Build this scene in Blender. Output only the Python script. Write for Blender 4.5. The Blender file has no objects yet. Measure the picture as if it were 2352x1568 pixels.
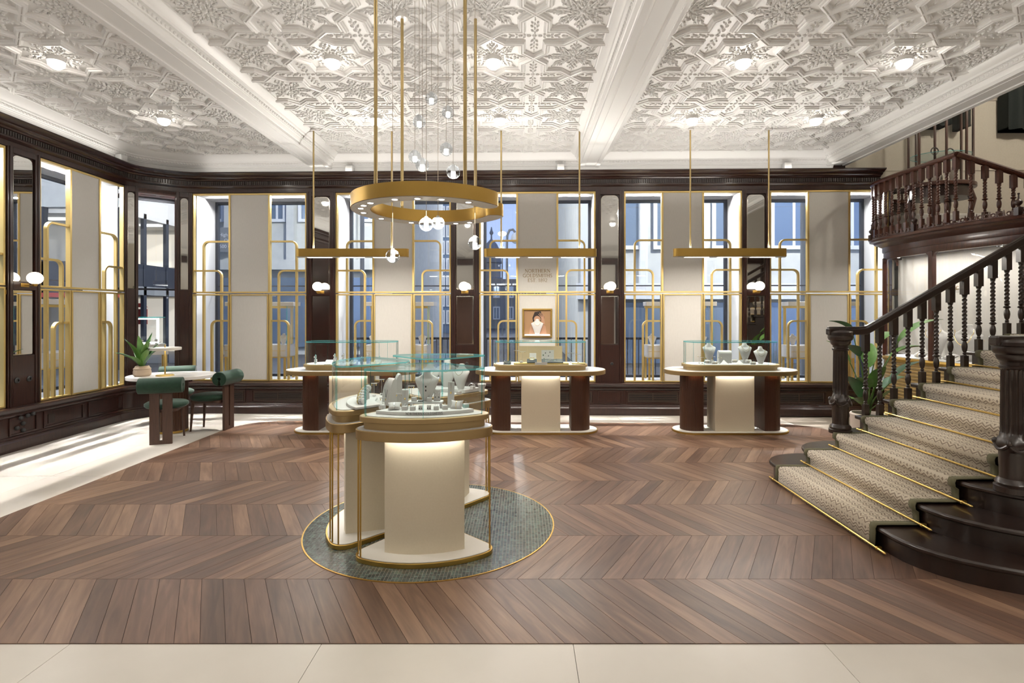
import bpy, math, random
from mathutils import Vector, Matrix
RND = random.Random(11)
PI = math.pi
sc = bpy.context.scene
C = sc.collection
# ---------------------------------------------------------------- camera, world, exposure
HC, FPX, VX, VY = 1.58, 1240.0, 1200.0, 718.0           # camera height, focal length in pixels, vanishing point
cam = bpy.data.cameras.new('camera'); camo = bpy.data.objects.new('camera', cam); C.objects.link(camo)
camo.location = (0, 0, HC); camo.rotation_euler = (PI/2, 0, 0)
cam.sensor_width = 36; cam.lens = 36*FPX/2352; cam.clip_start = .05; cam.clip_end = 400
cam.shift_x = -(VX-1176)/2352; cam.shift_y = (VY-784)/2352
sc.camera = camo
sc.view_settings.view_transform = 'Standard'; sc.view_settings.look = 'None'
sc.view_settings.gamma = 1; sc.view_settings.use_curve_mapping = False
sc.view_settings.exposure = 0.3
cy = sc.cycles
cy.use_light_tree = False; cy.max_bounces = 7; cy.adaptive_threshold = .03; cy.diffuse_bounces = 3; cy.glossy_bounces = 3; cy.transmission_bounces = 2
cy.transparent_max_bounces = 24; cy.sample_clamp_indirect = 4; cy.caustics_reflective = False; cy.caustics_refractive = False
w = bpy.data.worlds.new('dusk_sky'); sc.world = w; w.use_nodes = True
nt = w.node_tree; bg = nt.nodes['Background']
tc = nt.nodes.new('ShaderNodeTexCoord'); sp = nt.nodes.new('ShaderNodeSeparateXYZ'); rp = nt.nodes.new('ShaderNodeValToRGB')
nt.links.new(tc.outputs['Generated'], sp.inputs[0]); nt.links.new(sp.outputs['Z'], rp.inputs[0]); nt.links.new(rp.outputs[0], bg.inputs[0])
rp.color_ramp.elements[0].position = 0.0; rp.color_ramp.elements[0].color = (.50, .60, .84, 1)
rp.color_ramp.elements[1].position = .75; rp.color_ramp.elements[1].color = (.12, .22, .56, 1)
bg.inputs[1].default_value = 1.25

# ---------------------------------------------------------------- materials
MATS = {}
def mat(name, col, rough=.5, metal=0, spec=.5, emit=None, noise=None, bump=None, coat=0, sheen=0):
    m = bpy.data.materials.new(name); m.use_nodes = True; MATS[name] = m
    nt = m.node_tree; b = nt.nodes['Principled BSDF']
    b.inputs['Base Color'].default_value = (*col, 1); b.inputs['Roughness'].default_value = rough
    b.inputs['Metallic'].default_value = metal; b.inputs['Specular IOR Level'].default_value = spec
    if coat: b.inputs['Coat Weight'].default_value = coat; b.inputs['Coat Roughness'].default_value = .12
    if sheen: b.inputs['Sheen Weight'].default_value = sheen; b.inputs['Sheen Roughness'].default_value = .4
    if emit: b.inputs['Emission Color'].default_value = (*emit[0], 1); b.inputs['Emission Strength'].default_value = emit[1]
    if noise or bump:
        tc = nt.nodes.new('ShaderNodeTexCoord'); mp = nt.nodes.new('ShaderNodeMapping'); nz = nt.nodes.new('ShaderNodeTexNoise')
        nt.links.new(tc.outputs['Object'], mp.inputs[0]); nt.links.new(mp.outputs[0], nz.inputs['Vector'])
        sc_, st, col2 = (noise or (40, (1, 1, 1), None))
        nz.inputs['Scale'].default_value = sc_; nz.inputs['Detail'].default_value = 5; mp.inputs['Scale'].default_value = st
        if col2:
            r = nt.nodes.new('ShaderNodeValToRGB'); r.color_ramp.elements[0].position = .3; r.color_ramp.elements[1].position = .7
            r.color_ramp.elements[0].color = (*col, 1); r.color_ramp.elements[1].color = (*col2, 1)
            nt.links.new(nz.outputs['Fac'], r.inputs[0]); nt.links.new(r.outputs[0], b.inputs['Base Color'])
        if bump:
            bp = nt.nodes.new('ShaderNodeBump'); bp.inputs['Strength'].default_value = bump; bp.inputs['Distance'].default_value = .004
            nt.links.new(nz.outputs['Fac'], bp.inputs['Height']); nt.links.new(bp.outputs[0], b.inputs['Normal'])
    return m
mat('plaster', (.84, .83, .81), .38)
mat('plaster_beige', (.70, .64, .54), .8, noise=(60, (1, 1, 1), (.66, .60, .50)))
mat('reveal_white', (.82, .83, .85), .6)
mat('cream_panel', (.76, .73, .68), .75, noise=(18, (9, 9, 1), (.72, .69, .64)))
mat('cream_leather', (.82, .73, .56), .45, noise=(90, (1, 1, 1), (.79, .70, .53)))
mat('cream_top', (.86, .82, .74), .4)
mat('mahogany', (.018, .0055, .004), .3, noise=(9, (6, 6, .5), (.036, .011, .007)), coat=.25)
mat('mahogany_red', (.045, .013, .008), .3, noise=(12, (5, 5, .6), (.085, .026, .014)), coat=.3)
mat('slot_grey', (.055, .045, .04), .5)
mat('ebony', (.014, .007, .0045), .3, noise=(14, (3, 3, 1), (.024, .012, .008)), coat=.25)
mat('walnut_flute', (.070, .030, .017), .4, noise=(14, (10, 10, .6), (.11, .047, .026)))
mat('chair_wood', (.055, .026, .017), .45, noise=(14, (10, 10, .6), (.08, .038, .024)))
mat('brass', (.57, .37, .10), .36, 1)
mat('brass_bar', (.80, .60, .24), .42, .85)
mat('brass_polished', (.80, .56, .18), .30, 1)
mat('champagne', (.40, .28, .13), .42, .75)
mat('champagne_base', (.42, .30, .14), .42, .55)
mat('counter_white', (.78, .77, .76), .18)
mat('mirror', (.80, .80, .78), .02, 1)
mat('mirror_edge', (.88, .86, .80), .08, 1)
mat('velvet_green', (.003, .026, .012), .75, sheen=.18, noise=(30, (1, 1, 1), (.005, .038, .018)))
mat('stone', (.70, .655, .585), .32, noise=(2.2, (1, 1, 1), (.64, .595, .525)))
mat('grout', (.30, .26, .21), .8)
mat('underlay', (.035, .02, .014), .8)
mat('mosaic_grout', (.55, .52, .46), .8)
mat('olive', (.115, .105, .055), .9)
mat('leaf', (.085, .22, .04), .42, noise=(8, (1, 1, 1), (.16, .33, .07)))
mat('leaf_dark', (.02, .09, .03), .4, noise=(8, (1, 1, 1), (.04, .15, .05)))
mat('stem', (.10, .17, .04), .6)
mat('pot_beige', (.60, .47, .34), .7, noise=(9, (1, 1, 4), (.52, .40, .29)))
mat('pot_white', (.66, .58, .50), .6)
mat('soil', (.03, .02, .012), .9)
mat('white_gloss', (.84, .82, .79), .2)
mat('white_matt', (.80, .80, .79), .6)
mat('suede_grey', (.72, .70, .675), .85)
mat('suede_dark', (.33, .31, .29), .8)
mat('suede_black', (.03, .035, .035), .7)
mat('gold', (.85, .60, .20), .2, 1)
mat('silver', (.75, .75, .75), .15, 1)
mat('gem_dark', (.02, .015, .015), .05)
mat('mint', (.45, .68, .63), .5)
mat('gold_suede', (.66, .48, .16), .6)
mat('board_cream', (.74, .58, .36), .6)
mat('rod_bronze', (.50, .38, .18), .4, 1)
mat('iron', (.03, .03, .03), .5)
mat('vent', (.045, .026, .018), .5)
mat('vent_dark', (.004, .004, .004), .7)
mat('cable', (.30, .24, .18), .5)
mat('curtain', (.012, .017, .016), .9)
mat('letters_gold', (.27, .17, .045), .45, .3)
mat('letters_grey', (.18, .18, .18), .5)
mat('ext_stone', (.66, .67, .62), .9, noise=(3, (1, 1, 1), (.58, .59, .56)))
mat('ext_stone_dark', (.24, .25, .26), .9)
mat('ext_pale', (.74, .76, .76), .9)
mat('ext_glass', (.22, .30, .42), .12, .5)
mat('asphalt', (.07, .075, .085), .8)
mat('ext_frame', (.03, .035, .05), .5)
mat('red_paint', (.45, .05, .04), .5)
mat('blue_paint', (.05, .12, .5), .5)
mat('skin_print', (.48, .27, .17), .7)
mat('hair_print', (.02, .012, .01), .7)
mat('tan_print', (.38, .22, .11), .7)
mat('shop_white', (.75, .73, .68), .7)
def emis(name, col, s):
    return mat(name, col, .5, emit=(col, s))
emis('lamp_ceiling', (1, .93, .84), 24)
emis('lamp_sconce', (1, .88, .72), 2.6)
emis('hall_fill', (1, .91, .78), 120)
emis('street_fill', (1, .95, .86), 1100)
emis('lamp_strip', (1, .90, .76), 5)
emis('lamp_spot', (1, .97, .92), 10)
emis('lamp_bulb', (1, .92, .82), 8)
emis('led_white', (1, .93, .82), 26)
emis('led_warm', (1, .50, .20), 14)
emis('led_case', (1, .97, .93), 7)
emis('shop_light', (1, .97, .9), 3)
emis('shop_glow', (1, .88, .70), .5)
emis('lamp_shade', (1, .88, .62), 1.0)
for n_ in ('lamp_strip', 'lamp_spot', 'lamp_bulb', 'led_case', 'shop_light', 'shop_glow', 'lamp_shade'): MATS[n_].cycles.emission_sampling = 'NONE'
def thin_glass(name, tint, base=.03, k=.5, edge=None):
    m = bpy.data.materials.new(name); m.use_nodes = True; MATS[name] = m; nt = m.node_tree
    nt.nodes.remove(nt.nodes['Principled BSDF']); o = nt.nodes['Material Output']
    t = nt.nodes.new('ShaderNodeBsdfTransparent'); t.inputs[0].default_value = (*tint, 1)
    g = nt.nodes.new('ShaderNodeBsdfGlossy'); g.inputs['Roughness'].default_value = .02; g.inputs[0].default_value = (.9, .95, 1, 1)
    lw = nt.nodes.new('ShaderNodeLayerWeight'); lw.inputs[0].default_value = .5
    p = nt.nodes.new('ShaderNodeMath'); p.operation = 'POWER'; p.inputs[1].default_value = 3
    a = nt.nodes.new('ShaderNodeMath'); a.operation = 'MULTIPLY_ADD'; a.inputs[1].default_value = k; a.inputs[2].default_value = base
    x = nt.nodes.new('ShaderNodeMixShader')
    nt.links.new(lw.outputs['Facing'], p.inputs[0]); nt.links.new(p.outputs[0], a.inputs[0]); nt.links.new(a.outputs[0], x.inputs[0])
    nt.links.new(t.outputs[0], x.inputs[1]); nt.links.new(g.outputs[0], x.inputs[2]); nt.links.new(x.outputs[0], o.inputs[0])
    return m
thin_glass('glass', (.982, .992, .99)); thin_glass('glass_window', (.88, .91, .95), .04, .4)
thin_glass('glass_top', (.90, .97, .97), .05, .5)
thin_glass('glass_seam', (.45, .80, .80), .1, .3)
def teal():
    m = mat('glass_edge', (.20, .72, .74), .1); nt = m.node_tree; b = nt.nodes['Principled BSDF']; o = nt.nodes['Material Output']
    t = nt.nodes.new('ShaderNodeBsdfTransparent'); t.inputs[0].default_value = (.55, .92, .92, 1)
    x = nt.nodes.new('ShaderNodeMixShader'); x.inputs[0].default_value = .5
    nt.links.new(t.outputs[0], x.inputs[1]); nt.links.new(b.outputs[0], x.inputs[2]); nt.links.new(x.outputs[0], o.inputs[0])
teal()
thin_glass('globe_glass', (.86, .88, .90), .06, .7)
def plank_mat(name, ang):
    m = mat(name, (.1, .05, .03), .36, spec=.45); nt = m.node_tree; b = nt.nodes['Principled BSDF']; L = nt.links.new; N = nt.nodes.new
    tc = N('ShaderNodeTexCoord'); oi = N('ShaderNodeObjectInfo'); at = N('ShaderNodeAttribute'); at.attribute_name = 'tint'
    ad = N('ShaderNodeMath'); ad.operation = 'ADD'; fr = N('ShaderNodeMath'); fr.operation = 'FRACT'
    L(oi.outputs['Random'], ad.inputs[0]); L(at.outputs['Fac'], ad.inputs[1]); L(ad.outputs[0], fr.inputs[0])
    rot = N('ShaderNodeMapping'); rot.inputs['Rotation'].default_value = (0, 0, ang); L(tc.outputs['Object'], rot.inputs[0])
    off = N('ShaderNodeVectorMath'); off.operation = 'MULTIPLY_ADD'; off.inputs[1].default_value = (37, 51, 23)
    L(fr.outputs[0], off.inputs[0]); L(rot.outputs[0], off.inputs[2])
    sc1 = N('ShaderNodeMapping'); sc1.inputs['Scale'].default_value = (26, 2.2, 1); L(off.outputs[0], sc1.inputs[0])
    nz = N('ShaderNodeTexNoise'); nz.inputs['Scale'].default_value = 1; nz.inputs['Detail'].default_value = 7; nz.inputs['Distortion'].default_value = 1.1; L(sc1.outputs[0], nz.inputs['Vector'])
    sc2 = N('ShaderNodeMapping'); sc2.inputs['Scale'].default_value = (7, .9, 1); L(off.outputs[0], sc2.inputs[0])
    n2 = N('ShaderNodeTexNoise'); n2.inputs['Scale'].default_value = 1; n2.inputs['Detail'].default_value = 2; n2.inputs['Distortion'].default_value = 2.0; L(sc2.outputs[0], n2.inputs['Vector'])
    mx = N('ShaderNodeMath'); mx.operation = 'MULTIPLY_ADD'; mx.inputs[1].default_value = .55; L(n2.outputs['Fac'], mx.inputs[0])
    h = N('ShaderNodeMath'); h.operation = 'MULTIPLY'; h.inputs[1].default_value = .45; L(nz.outputs['Fac'], h.inputs[0]); L(h.outputs[0], mx.inputs[2])
    sh = N('ShaderNodeMath'); sh.operation = 'MULTIPLY_ADD'; sh.inputs[1].default_value = .36; L(fr.outputs[0], sh.inputs[0])
    s2 = N('ShaderNodeMath'); s2.operation = 'SUBTRACT'; s2.inputs[1].default_value = .18; L(mx.outputs[0], s2.inputs[0]); L(s2.outputs[0], sh.inputs[2])
    r = N('ShaderNodeValToRGB'); e = r.color_ramp.elements
    e[0].position = .18; e[0].color = (.068, .037, .025, 1); e[1].position = .85; e[1].color = (.31, .19, .122, 1)
    k = r.color_ramp.elements.new(.5); k.color = (.150, .084, .055, 1)
    L(sh.outputs[0], r.inputs[0]); L(r.outputs[0], b.inputs['Base Color'])
    bp = N('ShaderNodeBump'); bp.inputs['Strength'].default_value = .12; bp.inputs['Distance'].default_value = .002; L(nz.outputs['Fac'], bp.inputs['Height']); L(bp.outputs[0], b.inputs['Normal'])
plank_mat('plank_a', -PI/6); plank_mat('plank_b', PI/6)
def mosaic_mat():
    m = mat('mosaic', (.1, .15, .13), .22); nt = m.node_tree; b = nt.nodes['Principled BSDF']; L = nt.links.new; N = nt.nodes.new
    at = N('ShaderNodeAttribute'); at.attribute_name = 'tint'; tc = N('ShaderNodeTexCoord'); nz = N('ShaderNodeTexNoise'); nz.inputs['Scale'].default_value = 16; nz.inputs['Detail'].default_value = 6; nz.inputs['Distortion'].default_value = 1.5
    L(tc.outputs['Object'], nz.inputs['Vector'])
    a = N('ShaderNodeMath'); a.operation = 'MULTIPLY_ADD'; a.inputs[1].default_value = .45; L(at.outputs['Fac'], a.inputs[0])
    s = N('ShaderNodeMath'); s.operation = 'SUBTRACT'; s.inputs[1].default_value = .2; L(nz.outputs['Fac'], s.inputs[0]); L(s.outputs[0], a.inputs[2])
    r = N('ShaderNodeValToRGB'); e = r.color_ramp.elements; e[0].position = .2; e[0].color = (.045, .055, .052, 1); e[1].position = .8; e[1].color = (.14, .20, .175, 1)
    k = e.new(.5); k.color = (.080, .095, .088, 1)
    L(a.outputs[0], r.inputs[0]); L(r.outputs[0], b.inputs['Base Color'])
mosaic_mat()
def carpet_mat():
    m = mat('carpet', (.4, .33, .25), .95, spec=.1, sheen=.2); nt = m.node_tree; b = nt.nodes['Principled BSDF']; L = nt.links.new; N = nt.nodes.new
    uv = N('ShaderNodeUVMap'); sp = N('ShaderNodeSeparateXYZ'); L(uv.outputs[0], sp.inputs[0])
    def mth(op, a, bb=None, c=None):
        n = N('ShaderNodeMath'); n.operation = op
        for i, x in enumerate((a, bb, c)):
            if x is None: continue
            if isinstance(x, (int, float)): n.inputs[i].default_value = x
            else: L(x, n.inputs[i])
        return n.outputs[0]
    tri = mth('PINGPONG', sp.outputs[0], .034)
    v = mth('MULTIPLY_ADD', tri, .62, sp.outputs[1])
    stripes = mth('PINGPONG', v, .0105)                       # fine zigzag lines
    band = mth('PINGPONG', v, .042)                           # broad zigzag
    lozu = mth('PINGPONG', mth('ADD', sp.outputs[0], .017), .017)
    loz = mth('GREATER_THAN', mth('ADD', lozu, mth('PINGPONG', sp.outputs[1], .021)), .026)
    bd = mth('GREATER_THAN', band, .026)
    st = mth('GREATER_THAN', stripes, .0055)
    d = mth('MAXIMUM', mth('MULTIPLY', bd, loz), mth('MULTIPLY', mth('SUBTRACT', 1, bd), st))
    nz = N('ShaderNodeTexNoise'); nz.inputs['Scale'].default_value = 500; L(uv.outputs[0], nz.inputs['Vector'])
    d2 = mth('MULTIPLY_ADD', nz.outputs['Fac'], .5, mth('SUBTRACT', mth('MULTIPLY', d, .8), .1))
    r = N('ShaderNodeValToRGB'); e = r.color_ramp.elements; e[0].color = (.78, .69, .55, 1); e[1].color = (.36, .285, .215, 1); e[0].position = .15; e[1].position = .95
    L(d2, r.inputs[0]); L(r.outputs[0], b.inputs['Base Color'])
    bp = N('ShaderNodeBump'); bp.inputs['Strength'].default_value = .4; bp.inputs['Distance'].default_value = .003; L(nz.outputs['Fac'], bp.inputs['Height']); L(bp.outputs[0], b.inputs['Normal'])
carpet_mat()

# ---------------------------------------------------------------- mesh helpers
def strokes_norm(p, q):
    d = (q[0]-p[0], q[1]-p[1]); l = math.hypot(*d) or 1; return (d[0]/l, d[1]/l)
class MB:
    def __init__(s): s.v = []; s.f = []; s.m = []; s.t = []; s.tint = None; s.X = None; s.mi = 0
    def xf(s, M=None): s.X = M; return s
    def mat(s, i): s.mi = i; return s
    def add(s, vs, fs, mi=None, tint=0):
        b = len(s.v)
        s.v += [tuple(s.X @ Vector(p)) for p in vs] if s.X is not None else [tuple(p) for p in vs]
        for f in fs: s.f.append([b+i for i in f]); s.m.append(s.mi if mi is None else mi); s.t.append(tint)
        return s
    def box(s, x0, x1, y0, y1, z0, z1, mi=None, tint=0):
        return s.add([(x0, y0, z0), (x1, y0, z0), (x1, y1, z0), (x0, y1, z0), (x0, y0, z1), (x1, y0, z1), (x1, y1, z1), (x0, y1, z1)],
                     [(0, 3, 2, 1), (4, 5, 6, 7), (0, 1, 5, 4), (1, 2, 6, 5), (2, 3, 7, 6), (3, 0, 4, 7)], mi, tint)
    def cbox(s, x, y, z, sx, sy, sz, mi=None): return s.box(x-sx/2, x+sx/2, y-sy/2, y+sy/2, z, z+sz, mi)
    def prism(s, poly, z0, z1, mi=None, top=None, bot=None, tint=0):
        n = len(poly); mi = s.mi if mi is None else mi
        vs = [(p[0], p[1], z0) for p in poly]+[(p[0], p[1], z1) for p in poly]
        s.add(vs, [(i, (i+1) % n, n+(i+1) % n, n+i) for i in range(n)], mi, tint)
        b = len(s.v)-2*n
        s.f.append([b+i for i in reversed(range(n))]); s.m.append(mi if bot is None else bot); s.t.append(tint)
        s.f.append([b+n+i for i in range(n)]); s.m.append(mi if top is None else top); s.t.append(tint)
        return s
    def wall(s, path, z0, z1, closed=False, mi=None):
        n = len(path); vs = [(p[0], p[1], z0) for p in path]+[(p[0], p[1], z1) for p in path]
        return s.add(vs, [(i, (i+1) % n, n+(i+1) % n, n+i) for i in range(n if closed else n-1)], mi)
    def lathe(s, prof, n=24, c=(0, 0, 0), mod=None, mi=None, capb=True, capt=True):
        vs = []; fs = []
        for (r, z) in prof:
            for j in range(n):
                a = 2*PI*j/n; rr = r*(mod(a, z) if mod else 1); vs.append((c[0]+rr*math.cos(a), c[1]+rr*math.sin(a), c[2]+z))
        for i in range(len(prof)-1):
            for j in range(n): k = (j+1) % n; fs.append((i*n+j, i*n+k, (i+1)*n+k, (i+1)*n+j))
        if capb: fs.append(tuple(reversed(range(n))))
        if capt: b = (len(prof)-1)*n; fs.append(tuple(b+j for j in range(n)))
        return s.add(vs, fs, mi)
    def ell(s, c, r, nu=8, nv=5, M=None, mi=None):
        vs = []; fs = []
        M = M or Matrix.Identity(3); c = Vector(c)
        vs.append(c+M @ Vector((0, 0, -r[2])))
        for i in range(1, nv):
            t = PI*i/nv
            for j in range(nu):
                a = 2*PI*j/nu; vs.append(c+M @ Vector((r[0]*math.sin(t)*math.cos(a), r[1]*math.sin(t)*math.sin(a), -r[2]*math.cos(t))))
        vs.append(c+M @ Vector((0, 0, r[2]))); last = len(vs)-1
        for j in range(nu):
            k = (j+1) % nu; fs.append((0, 1+k, 1+j)); fs.append((last, last-nu+j, last-nu+k))
        for i in range(nv-2):
            for j in range(nu): k = (j+1) % nu; a = 1+i*nu; fs.append((a+j, a+k, a+nu+k, a+nu+j))
        return s.add(vs, fs, mi)
    def tube(s, pts, r, n=8, closed=False, mi=None, flat=None):
        pts = [Vector(p) for p in pts]; N = len(pts); vs = []; fs = []; up = None
        for i, p in enumerate(pts):
            if closed: d = (pts[(i+1) % N]-pts[i-1])
            else: d = (pts[min(i+1, N-1)]-pts[max(i-1, 0)])
            d.normalize()
            if up is None: up = Vector((0, 0, 1)) if abs(d.z) < .9 else Vector((1, 0, 0))
            up = (up-d*up.dot(d)); up.normalize(); sd = d.cross(up)
            rr = r[i] if isinstance(r, (list, tuple)) else r
            fl = flat or 1
            for j in range(n):
                a = 2*PI*j/n+PI/n; vs.append(p+sd*rr*math.cos(a)+up*rr*fl*math.sin(a))
        for i in range(N if closed else N-1):
            i2 = (i+1) % N
            for j in range(n): k = (j+1) % n; fs.append((i*n+j, i*n+k, i2*n+k, i2*n+j))
        if not closed: fs.append(tuple(reversed(range(n)))); fs.append(tuple((N-1)*n+j for j in range(n)))
        return s.add(vs, fs, mi)
    def sweep(s, path, prof, closed=False, mi=None, cap=True):
        """profile points (d, z): d metres to the right of the path, z height; prof is an open polyline, outer side last"""
        N = len(path); n = len(prof); vs = []; fs = []
        for i in range(N):
            a = path[i-1] if (i > 0 or closed) else None; b = path[i]; c = path[(i+1) % N] if (i < N-1 or closed) else None
            d1 = strokes_norm(a, b) if a else strokes_norm(b, c); d2 = strokes_norm(b, c) if c else d1
            n1 = (d1[1], -d1[0]); n2 = (d2[1], -d2[0]); q = 1+n1[0]*n2[0]+n1[1]*n2[1]
            m = ((n1[0]+n2[0])/q, (n1[1]+n2[1])/q)
            for (d, z) in prof: vs.append((b[0]+m[0]*d, b[1]+m[1]*d, z))
        for i in range(N if closed else N-1):
            j = (i+1) % N
            for k in range(n-1): fs.append((i*n+k, j*n+k, j*n+k+1, i*n+k+1))
        if cap and not closed: fs.append(tuple(range(n))); fs.append(tuple((N-1)*n+k for k in reversed(range(n))))
        return s.add(vs, fs, mi)
    def strip(s, pts, wd, y0, y1, mi=None):
        """flat bar following points in the local xz plane, wd wide, from y0 to y1 deep"""
        N = len(pts); L_ = []; R_ = []
        for i in range(N):
            d1 = strokes_norm(pts[i-1], pts[i]) if i else strokes_norm(pts[0], pts[1]); d2 = strokes_norm(pts[i], pts[i+1]) if i < N-1 else d1
            n1 = (-d1[1], d1[0]); n2 = (-d2[1], d2[0]); q = 1+n1[0]*n2[0]+n1[1]*n2[1]; m = ((n1[0]+n2[0])/q*wd/2, (n1[1]+n2[1])/q*wd/2)
            L_.append((pts[i][0]+m[0], pts[i][1]+m[1])); R_.append((pts[i][0]-m[0], pts[i][1]-m[1]))
        vs = []; fs = []
        for l, r in zip(L_, R_): vs += [(l[0], y0, l[1]), (r[0], y0, r[1]), (r[0], y1, r[1]), (l[0], y1, l[1])]
        for i in range(N-1):
            a = 4*i
            for k in range(4): fs.append((a+k, a+(k+1) % 4, a+4+(k+1) % 4, a+4+k))
        fs.append((3, 2, 1, 0)); a = 4*(N-1); fs.append((a, a+1, a+2, a+3))
        return s.add(vs, fs, mi)
    def mesh(s, name, mats, smooth=0, tint=False):
        me = bpy.data.meshes.new(name); me.from_pydata(s.v, [], s.f)
        for m in ([mats] if isinstance(mats, str) else mats): me.materials.append(MATS[m])
        me.polygons.foreach_set('material_index', s.m)
        if smooth:
            me.polygons.foreach_set('use_smooth', [True]*len(s.f)); me.update(); me.set_sharp_from_angle(angle=math.radians(smooth))
        if tint:
            at = me.attributes.new('tint', 'FLOAT', 'FACE'); at.data.foreach_set('value', s.t)
        me.update(); return me
    def to(s, name, mats, parent=None, smooth=0, loc=None, rz=0, bevel=0, tint=False, **tags):
        o = bpy.data.objects.new(name, s.mesh(name, mats, smooth, tint)); C.objects.link(o)
        if parent: o.parent = parent
        if loc: o.location = loc
        if rz: o.rotation_euler = (0, 0, rz)
        if bevel:
            b = o.modifiers.new('bevel', 'BEVEL'); b.width = bevel; b.segments = 2; b.limit_method = 'ANGLE'
        return tagit(o, **tags)
def tagit(o, label=None, cat=None, group=None, kind=None):
    if label: o['label'] = label
    if cat: o['category'] = cat
    if group: o['group'] = group
    if kind: o['kind'] = kind
    return o
def thing(name, label=None, cat=None, loc=(0, 0, 0), rz=0, group=None, kind=None, M=None):
    o = bpy.data.objects.new(name, None); C.objects.link(o); o.empty_display_size = .05
    if M is not None: o.matrix_basis = M
    else: o.location = loc; o.rotation_euler = (0, 0, rz)
    return tagit(o, label, cat, group, kind)
def cp(o, parent=None, loc=None, rz=None, deep=True, **tags):
    c = o.copy(); C.objects.link(c); c.parent = parent
    if loc is not None: c.location = loc
    if rz is not None: c.rotation_euler = (0, 0, rz)
    if deep:
        for ch in list(o.children): cp(ch, c)
    return tagit(c, **tags)
def arc(cx, cy_, r, a0, a1, n): return [(cx+r*math.cos(math.radians(a0+(a1-a0)*i/n)), cy_+r*math.sin(math.radians(a0+(a1-a0)*i/n))) for i in range(n+1)]
def buf(poly, r, n=5):
    out = []; N = len(poly)
    for i in range(N):
        d1 = strokes_norm(poly[i-1], poly[i]); d2 = strokes_norm(poly[i], poly[(i+1) % N])
        a = math.atan2(-d1[0], d1[1]); b = math.atan2(-d2[0], d2[1])
        while b < a-1e-6: b += 2*PI
        k = max(1, int(n*(b-a)/(PI/2)+.5))
        if b-a < .12: out.append((poly[i][0]+r*math.cos((a+b)/2), poly[i][1]+r*math.sin((a+b)/2))); continue
        for j in range(k+1): t = a+(b-a)*j/k; out.append((poly[i][0]+r*math.cos(t), poly[i][1]+r*math.sin(t)))
    return out
def offs(poly, d):
    out = []; N = len(poly)
    for i in range(N):
        d1 = strokes_norm(poly[i-1], poly[i]); d2 = strokes_norm(poly[i], poly[(i+1) % N])
        n1 = (d1[1], -d1[0]); n2 = (d2[1], -d2[0]); q = 1+n1[0]*n2[0]+n1[1]*n2[1]
        out.append((poly[i][0]+(n1[0]+n2[0])/q*d, poly[i][1]+(n1[1]+n2[1])/q*d))
    return out
def clip(poly, cv):
    out = poly
    for i in range(len(cv)):
        a = cv[i-1]; b = cv[i]; inp = out; out = []
        if not inp: return []
        def side(p): return (b[0]-a[0])*(p[1]-a[1])-(b[1]-a[1])*(p[0]-a[0])
        for k in range(len(inp)):
            p = inp[k-1]; q = inp[k]; sp_, sq = side(p), side(q)
            if (sp_ >= 0) != (sq >= 0): t = sp_/(sp_-sq); out.append((p[0]+(q[0]-p[0])*t, p[1]+(q[1]-p[1])*t))
            if sq >= 0: out.append(q)
    return out
def inset(poly, d):
    out = poly; N = len(poly)                             # convex polygon moved inwards edge by edge
    for i in range(N):
        a, b = poly[i-1], poly[i]; e = strokes_norm(a, b); n = (-e[1]*d, e[0]*d)
        a = (a[0]+n[0], a[1]+n[1]); inp = out; out = []
        side = lambda p: e[0]*(p[1]-a[1])-e[1]*(p[0]-a[0])
        for k in range(len(inp)):
            p = inp[k-1]; q = inp[k]; s1, s2 = side(p), side(q)
            if (s1 >= 0) != (s2 >= 0): t = s1/(s1-s2); out.append((p[0]+(q[0]-p[0])*t, p[1]+(q[1]-p[1])*t))
            if s2 >= 0: out.append(q)
    res = []
    for p in out:
        if not res or math.dist(p, res[-1]) > 1e-4: res.append(p)
    if math.dist(res[0], res[-1]) < 1e-4: res.pop()
    return res
def pill(hl, r, n=10): return arc(hl, 0, r, -90, 90, n)+arc(-hl, 0, r, 90, 270, n)
def rrect(hx, hy, r, n=6): return buf([(-hx+r, -hy+r), (hx-r, -hy+r), (hx-r, hy-r), (-hx+r, hy-r)], r, n)
def px2floor(px, py, z=0): Y = FPX*(HC-z)/(py-VY); return ((px-VX)*Y/FPX, Y)
def at(px, py, Y): return ((px-VX)*Y/FPX, Y, HC-(py-VY)*Y/FPX)
# wall frames: local x runs along the wall to the right, local y outwards
TH = math.radians(1.4424)
MBW = Matrix.Translation((0, 8.4166, 0)) @ Matrix.Rotation(-TH, 4, 'Z')
MLW = Matrix.Translation((-5.85, 6.05, 0)) @ Matrix.Rotation(math.radians(91.718), 4, 'Z')
MCW = Matrix.Translation((-5.80, 8.14, 0)) @ Matrix.Rotation(math.radians(39.2), 4, 'Z')
def ub(px):                                             # photo column -> metres along the back wall
    k = (px-VX)/FPX; Y = 8.4166/(1+.02518*k); return k*Y/math.cos(TH)
def bw(u, v=0, z=0): return tuple(MBW @ Vector((u, v, z)))
# ================================================================ SETTING
ZC = 4.05                                               # ceiling height
def lw(Y): return (-5.85-.03*(Y-6.05), Y)
PL = [lw(-5), lw(2), lw(5), lw(7.85)]
PCN = [lw(7.85), (-5.885, 7.99), (-5.83, 8.11), (-5.72, 8.225), (-5.58, 8.335), (-5.43, 8.43), (-5.28, 8.50), (-5.1, 8.542), bw(-4.9)[:2]]
PB = [bw(-4.9)[:2], bw(-2)[:2], bw(2)[:2], bw(5.45)[:2]]
PATH = PL[:-1]+PCN[:-1]+PB
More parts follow.
